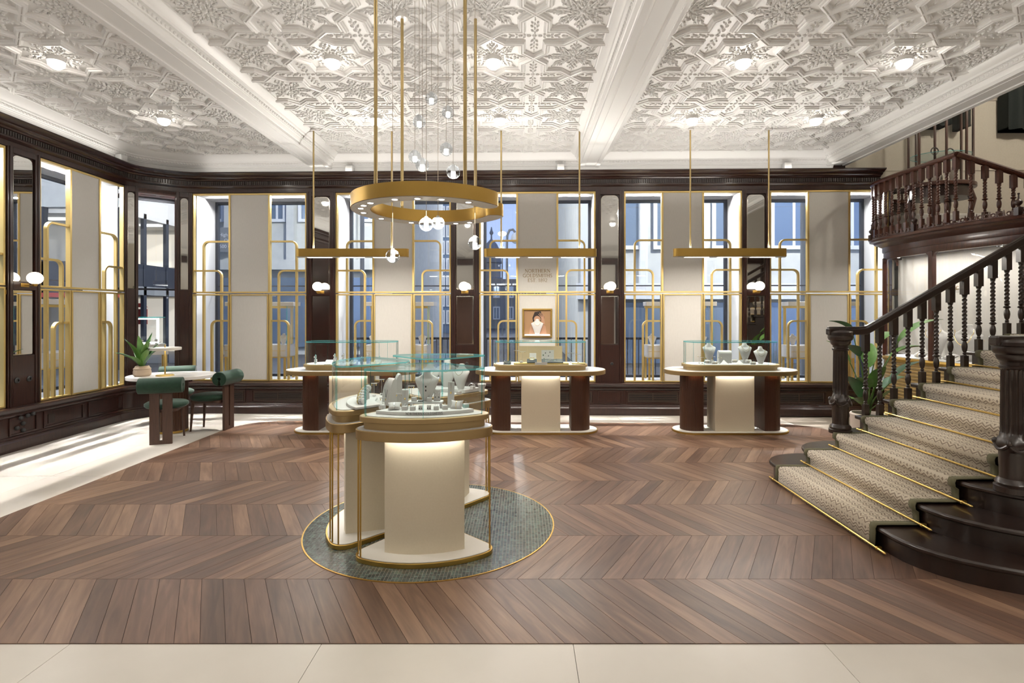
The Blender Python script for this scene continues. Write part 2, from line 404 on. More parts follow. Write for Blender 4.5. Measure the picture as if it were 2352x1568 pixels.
# ---- floor
fl = MB().box(-7.5, 10, -5, 9.6, -.09, -.013).to('floor', 'grout', kind='structure')
CX, CYm, RM = -.677, 4.058, .908                        # centre and radius of the mosaic inlay
wood = [(-4.02, 2.575), (4.15, 2.575)]+arc(3.53, 7.055, .62, 0, 90, 10)+arc(-3.40, 7.262, .62, 90, 180, 10)
MB().prism(wood, -.012, .0012).to('underlay', 'underlay', fl)
MB().box(-7.5, 10, -5, 1.615, -.013, 0).to('stone_paving', 'stone', fl)
tile = MB().prism(rrect(.5988, .5988, .002, 1), -.013, 0).mesh('stone_tile', 'stone')
for i in range(-3, 7):
    for j in range(0, 7):
        x = -4.558+1.2*i+.6; y = 1.62+1.2*j+.6
        if x < -6.4 or x > 7: continue
        if -3.4 < x-.6 and x+.6 < 3.6 and y-.6 > 2.6 and y+.6 < 7.5: continue
        o = bpy.data.objects.new('stone_tile', tile); C.objects.link(o); o.parent = fl; o.location = (x, y, 0); o.rotation_euler = (0, 0, RND.choice((0, PI/2, PI, -PI/2)))
PW, RD = .1245, .623; SH = RD*math.tan(PI/6)
planks = []; near = -2.458-PW*16
for k in range(9):
    s = SH if k % 2 == 0 else -SH; y0 = 2.575+RD*k
    for i in range(90):
        x = near+PW*i-.7; q = offs([(x, y0), (x+PW, y0), (x+PW-s, y0+RD), (x-s, y0+RD)], -.0011); full = q
        q = clip(q, wood)
        if len(q) < 3: continue
        ar = abs(sum(q[a-1][0]*q[a][1]-q[a][0]*q[a-1][1] for a in range(len(q))))/2
        if ar < .002: continue
        cx = sum(p[0] for p in q)/len(q); cyy = sum(p[1] for p in q)/len(q)
        px = VX+FPX*cx/cyy
        hid = (cx > 2.6 and 2.9 < cyy < 5.5) or math.hypot(cx-CX, cyy-CYm) < .70 or px < -40 or px > 2392
        planks.append((hid, cyy, (x, y0), q, ar > .9999*PW*RD*.98 and len(q) == 4, k % 2, cx))
    near -= s
planks.sort(key=lambda p: (p[0], p[1]))
shared = {}
rest = MB()
for n, (hid, cyy, org, q, fullp, par, cx) in enumerate(planks):
    if n < 300 and not hid:
        ql = [(p[0]-org[0], p[1]-org[1]) for p in q]
        key = par if fullp else None
        if key is not None and key in shared: me = shared[key]
        else:
            me = MB().prism(ql, -.01, .004).mesh('plank', 'plank_a' if par == 0 else 'plank_b')
            if key is not None: shared[key] = me
        o = bpy.data.objects.new('plank', me); C.objects.link(o); o.parent = fl; o.location = (org[0], org[1], 0)
    else:
        rest.prism(q, -.01, .004, mi=par, tint=RND.random())
rest.to('plank_rows', ['plank_a', 'plank_b'], fl, tint=True, kind='stuff')
circ = [(CX+RM*math.cos(2*PI*i/96), CYm+RM*math.sin(2*PI*i/96)) for i in range(96)]
ino = MB().prism(circ, .0015, .0058).to('mosaic_inlay', 'mosaic_grout', fl)
MB().sweep(circ, [(-.004, .004), (-.004, .0078), (.006, .0078), (.006, .004)], closed=True).to('brass_ring', 'brass', ino)
mt = MB(); P = .0215; cin = [(CX+(RM-.005)*math.cos(2*PI*i/96), CYm+(RM-.005)*math.sin(2*PI*i/96)) for i in range(96)]
for i in range(-43, 44):
    for j in range(-43, 44):
        x = CX+i*P; y = CYm+j*P; d = math.hypot(x-CX, y-CYm)
        if d > RM+.012: continue
        h = P/2-.0013
        if d > RM-.018:
            q = clip([(x-h, y-h), (x+h, y-h), (x+h, y+h), (x-h, y+h)], cin)
            if len(q) > 2: mt.prism(q, .0058, .0082, tint=RND.random())
            continue
        mt.add([(x-h, y-h, .0058), (x+h, y-h, .0058), (x+h, y+h, .0058), (x-h, y+h, .0058), (x-h, y-h, .0082), (x+h, y-h, .0082), (x+h, y+h, .0082), (x-h, y+h, .0082)],
               [(4, 5, 6, 7), (0, 1, 5, 4), (1, 2, 6, 5), (2, 3, 7, 6), (3, 0, 4, 7)], tint=RND.random())
mt.to('mosaic_tile_field', 'mosaic', ino, tint=True, kind='stuff')

# ---- ceiling with star and cross plasterwork
ce = MB().box(-6.5, 5.0, -5, 9.0, ZC, ZC+.15).to('ceiling', 'plaster', kind='structure')
CLX, CLY = .775, .78
def star_pts(R=.5):
    o = []
    for i in range(16):
        r = R if i % 2 == 0 else R*math.cos(PI/4)/math.cos(PI/8); a = PI*i/8
        o.append((r*math.cos(a)*CLX, r*math.sin(a)*CLY))
    return o
rib = MB().sweep(star_pts(), [(-.036, 0), (-.034, -.013), (-.023, -.018), (-.019, -.032), (-.007, -.035), (0, -.026), (.007, -.035), (.019, -.032), (.023, -.018), (.034, -.013), (.036, 0)], closed=True).mesh('star_rib', 'plaster')
def rot3(a, tilt=0): return (Matrix.Rotation(a, 3, 'Z') @ Matrix.Rotation(tilt, 3, 'Y'))
def star_orn():
    m = MB(); r = random.Random(3)
    m.ell((0, 0, 0), (.024, .024, .022), 8, 5)
    for i in range(8):
        a = PI*i/4
        for rr, da, l, wd, h, tw in ((.05, 0, .022, .011, .016, 0), (.085, .18, .020, .009, .016, .7), (.085, -.18, .020, .009, .016, -.7), (.12, 0, .026, .012, .02, 0), (.125, .32, .018, .009, .016, 1.1), (.125, -.32, .018, .009, .016, -1.1),
                                     (.16, .14, .022, .009, .016, .6), (.16, -.14, .022, .009, .016, -.6), (.19, 0, .024, .011, .02, 0), (.195, .2, .016, .008, .014, .9), (.195, -.2, .016, .008, .014, -.9), (.225, .08, .018, .007, .014, .5), (.225, -.08, .018, .007, .014, -.5), (.255, 0, .022, .008, .015, 0), (.285, 0, .012, .006, .01, 0)):
            k = 1.03 if i % 2 == 0 else 1.0
            q = a+da
            m.ell((rr*k*math.cos(q), rr*k*math.sin(q), -.004), (l, wd, h*.95), 6, 4, rot3(q+tw+r.uniform(-.2, .2)))
        for sg in (1, -1):
            pts = []
            for t in range(7):
                u = t/6; q = a+sg*(.1+.42*u-.35*u*u); rr = .06+.16*u
                pts.append((rr*math.cos(q), rr*math.sin(q), -.006))
            m.tube(pts, .005, 4)
    return m.mesh('rosette', 'plaster', 60)
def cross_orn():
    m = MB(); m.ell((0, 0, 0), (.02, .02, .018), 8, 5)
    for i in range(4):
        a = PI*i/2
        for rr, off, l, wd, h, tw in ((.05, 0, .02, .009, .014, 0), (.09, .022, .018, .008, .014, .8), (.09, -.022, .018, .008, .014, -.8), (.125, 0, .02, .009, .016, 0), (.16, .026, .018, .008, .014, .8), (.16, -.026, .018, .008, .014, -.8),
                                      (.195, 0, .02, .008, .014, 0), (.22, .024, .016, .007, .012, .8), (.22, -.024, .016, .007, .012, -.8), (.26, 0, .018, .007, .012, 0), (.29, 0, .012, .005, .009, 0)):
            x, y = rr*math.cos(a)-off*math.sin(a), rr*math.sin(a)+off*math.cos(a)
            m.ell((x, y, -.004), (l, wd, h*.95), 6, 4, rot3(a+tw))
    return m.mesh('cross_sprig', 'plaster', 60)
som, com = star_orn(), cross_orn()
LY0 = 5.20
cols = {'mid': [-1.055+CLX*i for i in range(-2, 3)], 'right': [2.90+CLX*i for i in range(-2, 3)], 'left': [-4.49+CLX*i for i in range(-2, 2)]}
def put(name, me, par, loc, **t):
    o = bpy.data.objects.new(name, me); C.objects.link(o); o.parent = par; o.location = loc; return tagit(o, **t)
for bay, xs in cols.items():
    for x in xs:
        for j in range(-2, 5):
            y = LY0+CLY*j
            if y > 8.6: continue
            o = put('star_rib', rib, ce, (x, y, ZC)); put('rosette', som, o, (0, 0, 0))
    for x in xs[:-1]+[xs[-1]]:
        for j in range(-2, 4):
            put('cross_sprig', com, ce, (x+CLX/2, LY0+CLY*(j+.5), ZC))
    put_x = xs[0]-CLX/2
    for j in range(-2, 4): put('cross_sprig', com, ce, (put_x, LY0+CLY*(j+.5), ZC))
# ---- beams
half = [(.150, 3.836), (.150, 3.868), (.158, 3.872), (.170, 3.892), (.178, 3.915), (.190, 3.918), (.190, 3.926), (.196, 3.930), (.204, 3.962), (.228, 3.966), (.236, 3.985), (.262, 3.998), (.290, 4.022), (.300, 4.034), (.312, 4.036), (.314, 4.06)]
soff = [(-.095, 3.836), (-.09, 3.848), (-.07, 3.850), (-.066, 3.844), (.066, 3.844), (.07, 3.850), (.09, 3.848), (.095, 3.836)]
prof = [(-d, z) for d, z in reversed(half)]+soff+half
egg = lambda m, x, y, z, ax: m.ell((x, y, z), (.012 if ax == 'y' else .021, .021 if ax == 'y' else .012, .017), 6, 4)
for n, xc in enumerate((-3.142, 1.037)):
    b = MB().sweep([(xc, -5), (xc, 8.75)], prof).to('trim_%d' % (n+1), 'plaster', smooth=25, kind='structure')
    e = MB()
    for sx in (-1, 1):
        for k in range(98): egg(e, xc+sx*.199, 3.4+.053*k, 3.946, 'y')
    e.to('egg_and_dart_band', 'plaster', b, smooth=60, kind='stuff')
xc = 4.82
prof3 = [(-d, z) for d, z in reversed(half)]+soff+[(.15, 3.836), (.17, 3.85), (.17, 3.90), (.155, 3.91), (.155, 7.0)]
b = MB().sweep([(xc, -5), (xc, 8.75)], prof3).to('trim_3', 'plaster', smooth=25, kind='structure')
e = MB()
for k in range(98): egg(e, xc-.199, 3.4+.053*k, 3.946, 'y')
e.to('egg_and_dart_band', 'plaster', b, smooth=60, kind='stuff')
# ---- white cornice round the walls, dark cornice and dado below
WC = [(.012, 3.74), (.012, 3.852), (.03, 3.856), (.03, 3.868), (.045, 3.874), (.045, 3.884), (.06, 3.89), (.066, 3.922), (.082, 3.926), (.088, 3.945), (.11, 3.965), (.15, 4.0), (.175, 4.022), (.19, 4.026), (.19, 4.055)]
PW_ = PATH[:-1]+[bw(4.75)[:2]]
t4 = MB().sweep(PW_, WC).to('trim_4', 'plaster', smooth=25, kind='structure')
def along(path, pitch):
    out = []; acc = 0
    for a, b in zip(path, path[1:]):
        l = math.dist(a, b); d = strokes_norm(a, b); t = pitch-acc if acc else 0
        while t < l: out.append(((a[0]+d[0]*t, a[1]+d[1]*t), d)); t += pitch
        acc = (l-(t-pitch)) % pitch
    return out
e = MB()
for (p, d) in along([lw(5)]+PATH[3:-1]+[bw(4.66)[:2]], .046):
    e.ell((p[0]+d[1]*.062, p[1]-d[0]*.062, 3.906), (.010, .016, .014), 6, 4, Matrix.Rotation(math.atan2(d[1], d[0])+PI/2, 3, 'Z'))
e.to('egg_and_dart_band', 'plaster', t4, smooth=60, kind='stuff')
DC = [(0, 3.47), (.022, 3.47), (.022, 3.532), (.034, 3.538), (.05, 3.55), (.06, 3.556), (.06, 3.572), (.052, 3.576), (.052, 3.640), (.075, 3.644), (.085, 3.66), (.11, 3.668), (.13, 3.682), (.135, 3.694), (.16, 3.70), (.175, 3.715), (.205, 3.728), (.215, 3.734), (.215, 3.748), (.01, 3.752)]
t5 = MB().sweep(PATH, DC).to('trim_5', 'mahogany', smooth=25, kind='structure')
e = MB()
for (p, d) in along([lw(5)]+PATH[3:], .0335):
    a = math.atan2(d[1], d[0]); M = Matrix.Translation((p[0], p[1], 0)) @ Matrix.Rotation(a, 4, 'Z')
    e.xf(M).box(-.009, .009, -.064, -.05, 3.582, 3.634)
e.xf(None).to('slotted_band', 'slot_grey', t5, kind='stuff')
BB = [(0, 0), (.075, 0), (.075, .105), (.065, .115), (.055, .135), (.04, .14), (.03, .16), (.02, .165), (.02, .385), (.032, .39), (.04, .405), (.04, .42), (.055, .43), (.075, .455), (.08, .475), (.075, .49), (.05, .497), (0, .50)]
MB().sweep(PL, BB).to('baseboard_left', 'mahogany', smooth=25, kind='structure')
MB().sweep(PCN, BB).to('baseboard_corner', 'mahogany', smooth=25, kind='structure')
MB().sweep(PB+[bw(9)[:2]], BB).to('baseboard_back', 'mahogany', smooth=25, kind='structure')
# ---- walls
core = [(0, 3.462), (0, 4.06), (-.35, 4.06), (-.35, 3.462), (0, 3.462)]
low = [(0, 0), (0, .50), (-.35, .50), (-.35, 0), (0, 0)]
wl = MB().sweep(PL, core).sweep(PL, low).to('wall_left', 'mahogany', kind='structure')
wc = MB().sweep(PCN, core).sweep(PCN, low).to('wall_corner', 'mahogany', kind='structure')
wb = MB().sweep(PB, core).sweep(PB, low).to('wall_back', 'mahogany', kind='structure')
for o in (wl, wc, wb): o.data.materials.append(MATS['plaster'])
def child(parent, M, name, mb, mats, **k):
    o = mb.to(name, mats, parent, **k); o.matrix_basis = M @ o.matrix_basis; return o
def frame_rect(m, u0, u1, z0, z1, wd, y0, y1):
    for a in ((u0, u1, z0, z0+wd), (u0, u1, z1-wd, z1), (u0, u0+wd, z0+wd, z1-wd), (u1-wd, u1, z0+wd, z1-wd)): m.box(a[0], a[1], y0, y1, a[2], a[3])
    return m
def vent_panel(parent, M, u0, u1, vent=True):
    p = child(parent, M, 'dado_panel', frame_rect(MB(), u0, u1, .172, .375, .018, -.034, -.018).box(u0+.018, u1-.018, -.022, -.0195, .19, .357), 'mahogany', bevel=.004)
    if vent:
        g = MB(); frame_rect(g, u0+.03, u1-.03, .20, .347, .014, -.03, -.021)
        c = (u0+u1)/2; g.box(c-.006, c+.006, -.03, -.021, .21, .34)
        for k in range(4): g.box(u0+.04, u1-.04, -.028, -.0225, .224+k*.030, .234+k*.030)
        v = MB().box(u0+.035, u1-.035, -.0228, -.0222, .205, .342).to('vent_back', 'vent_dark', p)
        g.to('vent_grille', 'vent', p)
    return p
def arched(m, u0, u1, z0, z1, r, y0, y1, mi=None):
    c = [(u0, z0), (u1, z0)]+arc(u1-r, z1-r, r, 0, 90, 6)+arc(u0+r, z1-r, r, 90, 180, 6)
    vs = [(p[0], y0, p[1]) for p in c]+[(p[0], y1, p[1]) for p in c]; n = len(c)
    return m.add(vs, [tuple(range(n)), tuple(reversed(range(n, 2*n)))]+[(i, n+i, n+(i+1) % n, (i+1) % n) for i in range(n)], mi)
def pilaster(parent, M, u0, u1, mw=.27, upper=(1.945, 3.40), lower=(1.09, 1.84), r=.07, depth=.62):
    c = (u0+u1)/2
    p = child(parent, M, 'pilaster', MB().box(u0, u1, 0, depth, .49, 3.48), 'mahogany')
    g = MB()
    for s in (-1, 1):                                   # stiles each side of the mirrors
        a = c+s*(mw/2+.012); bnd = c+s*((u1-u0)/2)
        x0, x1 = min(a, bnd), max(a, bnd); g.box(x0, x1, -.028, .001, .495, 3.48)
        e = c+s*((u1-u0)/2-.03); g.box(e-.008, e+.008, -.036, -.027, .495, 3.48)
    g.box(c-mw/2-.012, c+mw/2+.012, -.028, .001, upper[1]+.01, 3.48)
    if lower: g.box(c-mw/2-.012, c+mw/2+.012, -.028, .001, lower[1]+.008, upper[0]-.008); g.box(c-mw/2-.012, c+mw/2+.012, -.02, .001, .495, lower[0]-.008)
    else: g.box(c-mw/2-.012, c+mw/2+.012, -.024, .001, .495, upper[0]-.008)
    g.to('pilaster_boards', 'mahogany', p, bevel=.003)
    arched(MB(), c-mw/2, c+mw/2, upper[0], upper[1], min(r, mw/2-.001), -.006, .0).to('mirror', ['mirror_edge'], p)
    arched(MB(), c-mw/2+.012, c+mw/2-.012, upper[0]+.012, upper[1]-.012, min(r, mw/2-.001)-.011, -.009, -.006).to('mirror_face', 'mirror', p)
    if lower:
        MB().box(c-mw/2, c+mw/2, -.006, 0, *lower).to('mirror', 'mirror_edge', p)
        MB().box(c-mw/2+.012, c+mw/2-.012, -.009, -.006, lower[0]+.012, lower[1]-.012).to('mirror_face', 'mirror', p)
    return p
BAY = [(ub(442), ub(705)), (ub(771.5), ub(1036)), (ub(1100.6), ub(1368)), (ub(1433), ub(1703.6)), (ub(1767), ub(2040))]
PIL = [(BAY[i][1], BAY[i+1][0]) for i in range(4)]
for a, b in PIL: pilaster(wb, MBW, a, b)
pilaster(wb, MBW, BAY[4][1], 5.98)
for a, b in BAY:
    m = (a+b)/2; vent_panel(wb, MBW, a+.03, m-.05); vent_panel(wb, MBW, m+.05, b-.03)
for a, b in PIL: vent_panel(wb, MBW, a+.03, b-.03, False)
for a, b in PIL:                                        # small round valve fittings low on the pilasters
    c = (a+b)/2+.03; f = child(wb, MBW @ Matrix.Translation((c, -.02, .79)) @ Matrix.Rotation(PI/2, 4, 'X'), 'round_fitting', MB().lathe([(.024, 0), (.024, .006), (.016, .012), (.009, .012), (.009, .004)], 16), 'iron', smooth=30)
pilaster(wl, MLW, .058, .49, .27)
pilaster(wl, MLW, -1.95, -1.75, .12, depth=.3)
child(wl, MLW, 'pilaster', MB().box(-11, -1.95, 0, .3, .49, 3.48), 'mahogany')
for a, b in ((.074, .44), (.533, 1.153), (1.236, 1.885), (-1.6, -.9), (-.8, -.05)): vent_panel(wl, MLW, a, b, False)
kn = MB()
for (u, z) in ((.17, .25), (.25, .29), (.25, .21), (.21, .36), (.30, .37), (.37, .38)):
    f = child(wl, MLW @ Matrix.Translation((u, -.022 if z < .3 else -.03, z)) @ Matrix.Rotation(PI/2, 4, 'X'), 'valve_knob', MB().lathe([(.024, 0), (.026, .01), (.02, .024), (.012, .03), (.008, .03)], 16), 'iron', smooth=40)
child(wl, MLW, 'socket_plate', MB().box(.60, .70, -.030, -.022, .215, .33), 'ebony', bevel=.004)
for u in (.18, .34):
    child(wl, MLW @ Matrix.Translation((u, -.02, .80)) @ Matrix.Rotation(PI/2, 4, 'X'), 'round_fitting', MB().lathe([(.034, 0), (.034, .008), (.022, .016), (.013, .016), (.013, .004)], 16), 'iron', smooth=30)
# narrow mirrored pilasters either side of the corner window
def seg_M(a, b):
    d = strokes_norm(a, b); return Matrix.Translation((a[0], a[1], 0)) @ Matrix.Rotation(math.atan2(d[1], d[0]), 4, 'Z'), math.dist(a, b)
for a, b in ((lw(8.005), (-5.80, 8.14)), ((-5.42, 8.45), bw(BAY[0][0])[:2])):
    M, l = seg_M(a, b); pilaster(wc, M, 0, l, min(.10, l*.55), (1.945, 3.38), None, .05, depth=.12)
for a, b in (((-5.84, 8.16), (-6.15, 8.42)), ((-5.44, 8.48), (-5.62, 8.80))):
    M, l = seg_M(a, b); child(wc, M, 'jamb', MB().box(0, l, -.02, .02, .49, 3.48), 'mahogany_red')
child(wc, MCW, 'head_board', MB().box(-.02, .51, .0, .03, 3.40, 3.48), 'mahogany_red')
# upper hall on the right: beige plaster walls
MB().xf(MBW).box(4.96, 9.4, -.004, .2, 3.752, 7).box(5.97, 9.4, .012, .2, 0, 3.76).box(5.44, 6.0, .005, .2, 3.46, 3.76).to('wall_upper', 'plaster_beige', kind='structure')
MB().box(9.2, 9.4, -5, 8.6, 0, 7).to('wall_right', 'plaster_beige', kind='structure')
wf_ = MB().box(-6.4, 9.4, -5.2, -5, 0, 7).to('wall_front', 'cream_panel', kind='structure')
for k in range(9): MB().box(-6+1.9*k, -4.6+1.9*k, -5, -4.95, 0, 2.3).to('wood_panel', 'walnut_flute', wf_); MB().box(-4.55+1.9*k, -4.15+1.9*k, -5, -4.9, 0, 3.5).to('pilaster', 'mahogany', wf_)
MB().box(-6.4, 9.4, -5, -4.8, 3.5, 3.75).to('cornice', 'mahogany', wf_)
MB().box(4.98, 9.4, -5.2, 8.8, 7, 7.1).to('ceiling_upper', 'plaster', kind='structure')
MB().sweep([bw(4.9, .01)[:2], bw(9.2, .01)[:2]], [(0, 4.80), (.03, 4.81), (.04, 4.84), (.06, 4.85), (.06, 4.88), (0, 4.9)]).to('trim_6', 'plaster_beige', kind='structure')
MB().sweep([bw(5.4, .01)[:2], bw(9.2, .01)[:2]], [(0, 2.66), (.02, 2.66), (.02, 3.07), (.012, 3.09), (0, 3.10)]).to('trim_7', 'cream_panel', kind='structure')

# ================================================================ WINDOWS
def area(name, M, sx, sy, power, col):
    l = bpy.data.lights.new(name, 'AREA'); l.shape = 'RECTANGLE'; l.size = sx; l.size_y = sy; l.energy = power; l.color = col
    o = bpy.data.objects.new(name, l); C.objects.link(o); o.matrix_basis = M; return o
WINP = 21
def bay_window(n, M, u0, w, label, light=1.0):
    M = M @ Matrix.Translation((u0, 0, 0)); r = thing('window_%d' % n, label, None, M=M, kind='structure')
    ZT, ZS, ZB = 3.463, 1.90, .505; f = .026; D0, D1 = -.012, .048
    s = w/1.81; xl, xr = .592*s, w-.592*s
    fr = MB(); frame_rect(fr, 0, w, ZS-.012, ZT, f, D0, D1); fr.to('upper_frame', 'brass_bar', r, bevel=.002)
    for x in (xl, xr): MB().box(x-.014, x+.014, D0, D1, ZS+.014, ZT-f).to('mullion', 'brass_bar', r)
    MB().box(xl+.014, xr-.014, .0, .05, ZS+.014, ZT-f).to('upper_panel', 'cream_panel', r)
    lowp = [(0, xl), (xl+.006, xr-.006), (xr, w)]
    for i, (a, b) in enumerate(lowp):
        g = MB(); frame_rect(g, a+.003, b-.003, ZB, ZS-.026, .022, D0-.004, D1); d = g.to('door_frame', 'brass_bar', r, bevel=.002)
        if i == 1: MB().box(a+.024, b-.024, -.004, .04, ZB+.02, ZS-.046).to('door_panel', 'cream_panel', d)
        else: MB().box(a+(.004 if i == 0 else b-a-.012), a+(.012 if i == 0 else b-a-.004), D0-.010, D0-.004, ZS-.11, ZS-.06).to('hinge', 'brass', d)
    bars = []
    rr = .085
    def arch(x0, xv, z, zb):                              # from x0 across to xv, round the corner and down to zb
        sg = 1 if xv > x0 else -1
        c = arc(xv-sg*rr, z-rr, rr, 90, 90-90*sg, 7); return [(x0, z)]+c+[(xv, zb)]
    for sgn in (1, -1):
        X = (lambda x: x) if sgn == 1 else (lambda x: w-x)
        for nm, pts in (('arch_bar', arch(X(xl), X(.17*s), 2.705, ZS)), ('arch_bar', arch(X(0.01), X(.452*s), 2.243, ZS)), ('arch_bar', arch(X(xl), X(.297*s), 1.452, ZB+.01)),
                        ('upright_bar', [(X(.17*s), ZS-.03), (X(.17*s), ZB+.01)]), ('upright_bar', [(X(.452*s), ZS-.03), (X(.452*s), ZB+.01)])):
            MB().strip(pts, .026, .0, .045).to(nm, 'brass_bar', r)
    W2 = .62
    MB().box(.0, .012, .086, W2, ZB, ZT).box(w-.012, w, .086, W2, ZB, ZT).to('side_reveal', 'reveal_white', r)
    MB().box(0, w, .07, W2, ZT-.012, ZT+.02).to('soffit', 'reveal_white', r)
    MB().box(0, w, .07, W2, ZB-.03, ZB+.004).to('window_floor', 'reveal_white', r)
    for x in (.22*w, .5*w, .80*w): MB().box(x-.14, x+.14, .30, .325, ZT-.0135, ZT-.0115).to('soffit_slot', 'vent_dark', r)
    g = MB(); frame_rect(g, .012, w-.012, ZB, ZT-.012, .045, W2-.03, W2+.03); g.box(.012, w-.012, W2-.01, W2+.02, 2.02, 2.04); g.to('outer_frame', 'ext_frame', r)
    MB().box(.05, w-.05, W2-.004, W2+.004, ZB+.04, ZT-.05).to('glass_pane', 'glass_window', r)
    area('window_strip_light', M @ Matrix.Translation((w/2, .34, ZT-.03)) @ Matrix.Rotation(math.radians(-30), 4, 'X'), w-.12, .025, WINP*light, (1, .97, .93))
    sl = area('window_floor_light', M @ Matrix.Translation((w/2, .46, ZT-.03)) @ Matrix.Rotation(math.radians(-19), 4, 'X'), w-.15, .02, 36, (1, .98, .95)); sl.data.spread = math.radians(42)
    return r
wlab = ['tall display window with brass arches beside the corner pilaster', 'tall display window with brass arches behind the leftmost long counter', 'tall display window whose panel reads NORTHERN GOLDSMITHS',
        'tall display window with brass arches left of the rightmost long pendant', 'tall display window with brass arches partly hidden by the gallery stairs']
WIN = [bay_window(i+1, MBW, a, b-a, wlab[i]) for i, (a, b) in enumerate(BAY)]
WIN.append(bay_window(6, MLW, .49, 1.466, 'tall display window with brass arches on the left wall', 1.6))
WIN.append(bay_window(7, MLW, -1.75, 1.80, 'display window cut off by the left edge of the photo', 1.6))
# corner window
cwn = thing('window_8', 'narrow dark framed corner window without brass arches', None, M=MCW, kind='structure')
MB().box(-.35, .85, .46, .47, .5, 3.42).to('glass_pane', 'glass_window', cwn)
MB().prism([(-.02, .0), (.51, 0), (.78, .6), (-.32, .6)], 3.42, 3.46).to('soffit', 'reveal_white', cwn)
MB().prism([(-.02, .0), (.51, 0), (.78, .6), (-.32, .6)], .47, .505).to('window_floor', 'reveal_white', cwn)
for x in (.05, .3): MB().box(x, x+.2, .25, .27, 3.4185, 3.4205).to('soffit_slot', 'vent_dark', cwn)
MB().box(-.35, .85, .45, .49, 3.36, 3.42).box(-.35, .85, .45, .49, 1.94, 1.97).to('outer_frame', 'ext_frame', cwn)
area('window_strip_light', MCW @ Matrix.Translation((.25, .25, 3.41)), .45, .05, 8, (1, .97, .93))
# ================================================================ LAMPS
lampm = (MB().lathe([(.082, .0), (.082, -.012), (.074, -.016), (.072, -.055)], 24, capt=False).mesh('lamp_collar', 'white_gloss', 30),
         MB().lathe([(.072, -.055), (.066, -.092), (.035, -.118)], 14, capb=False).mesh('lamp_dome', 'lamp_ceiling', 50))
names = {-4.49: 'left', -1.83: 'middle left', -.28: 'middle right', 2.125: 'right bay left', 3.675: 'right bay right'}
for x, wn in ((-4.49, 'the left ceiling bay'), (-1.83, 'the middle ceiling bay, left column'), (-.28, 'the middle ceiling bay, right column'), (2.125, 'the right ceiling bay, left column'), (3.675, 'the right ceiling bay, right column')):
    for y, rn in ((2.08, 'fourth'), (3.64, 'third'), (5.20, 'nearer'), (6.76, 'farther')):
        t = thing('ceiling_light', 'round glass ceiling light in %s, %s one in view' % (wn, rn) if rn in ('nearer', 'farther') else 'round glass ceiling light in %s, %s row from the windows' % (wn, rn), 'ceiling light', (x, y, ZC-.001), group='round ceiling lights')
        put('collar', lampm[0], t, (0, 0, 0)); put('dome', lampm[1], t, (0, 0, 0))
# uplights over the pendants and ring are unseen, added to brighten the plaster
def pend_lights(x, y, z, sx, sy, up, down, rz=0, tilt=0):
    M = Matrix.Translation((x, y, z)) @ Matrix.Rotation(rz, 4, 'Z')
    if up: area('added_uplight', M @ Matrix.Translation((0, 0, .125)) @ Matrix.Rotation(PI+tilt, 4, 'X'), sx, sy, up, (1, .95, .88))
    if down: area('pendant_downlight', M @ Matrix.Translation((0, 0, -.018)), sx, sy, down, (1, .93, .84))
UP, DN = 31, 30
# unseen light strips added on the dark cornice ledge to brighten the plaster
area('cornice_fill_light', Matrix.Translation((-5.70, 4.2, 3.765)) @ Matrix.Rotation(math.radians(1.7), 4, 'Z') @ Matrix.Rotation(PI+.45, 4, 'Y'), .03, 7.0, 7, (1, .95, .88))
area('cornice_fill_light', MBW @ Matrix.Translation((-.1, -.17, 3.765)) @ Matrix.Rotation(PI-.45, 4, 'X'), 9.8, .03, 5, (1, .95, .88))
# ---- three long pendants over the long counters; unseen ones added behind for fill
TBL = [(-2.28, 7.25, 'leftmost'), (.24, 7.24, 'middle'), (2.77, 7.22, 'rightmost')]
SEEN = {'leftmost': 'long brass bar pendant above the leftmost long counter', 'middle': 'long brass bar pendant above the lettered panel and middle counter', 'rightmost': 'long brass bar pendant above the rightmost long counter'}
for x, y, wn in TBL+[(-4.0, 1.0, 'near left'), (4.0-.3, .4, 'near right'), (-2.6, -2.2, 'far left'), (2.4, -2.2, 'far right')]:
    t = thing('linear_pendant', SEEN.get(wn) or 'added unseen bar pendant behind the photographer, %s' % wn, 'pendant lamp', (x, y, 2.33), group='long brass pendants')
    pend_lights(x, y, 2.33, 1.4, .06, UP if y > 5 else 50, DN, tilt=math.radians(34) if y > 5 else 0)
    MB().prism(rrect(.755, .065, .064), 0, .105).to('housing', 'brass', t, smooth=30)
    MB().prism(rrect(.745, .056, .055), -.008, .0).to('diffuser', 'cream_top', t)
    for k in (-1, 0, 1): MB().box(k*.44-.16, k*.44+.16, -.022, .022, -.012, -.0075).to('light_strip', 'lamp_strip', t)
    for s in (-1, 1):
        MB().lathe([(.011, .1), (.011, ZC-2.33)], 10, (s*.525, 0, 0)).to('rod', 'rod_bronze', t, smooth=40)
        MB().lathe([(.045, ZC-2.33-.03), (.045, ZC-2.33)], 20, (s*.525, 0, 0)).to('canopy', 'white_gloss', t, smooth=40)
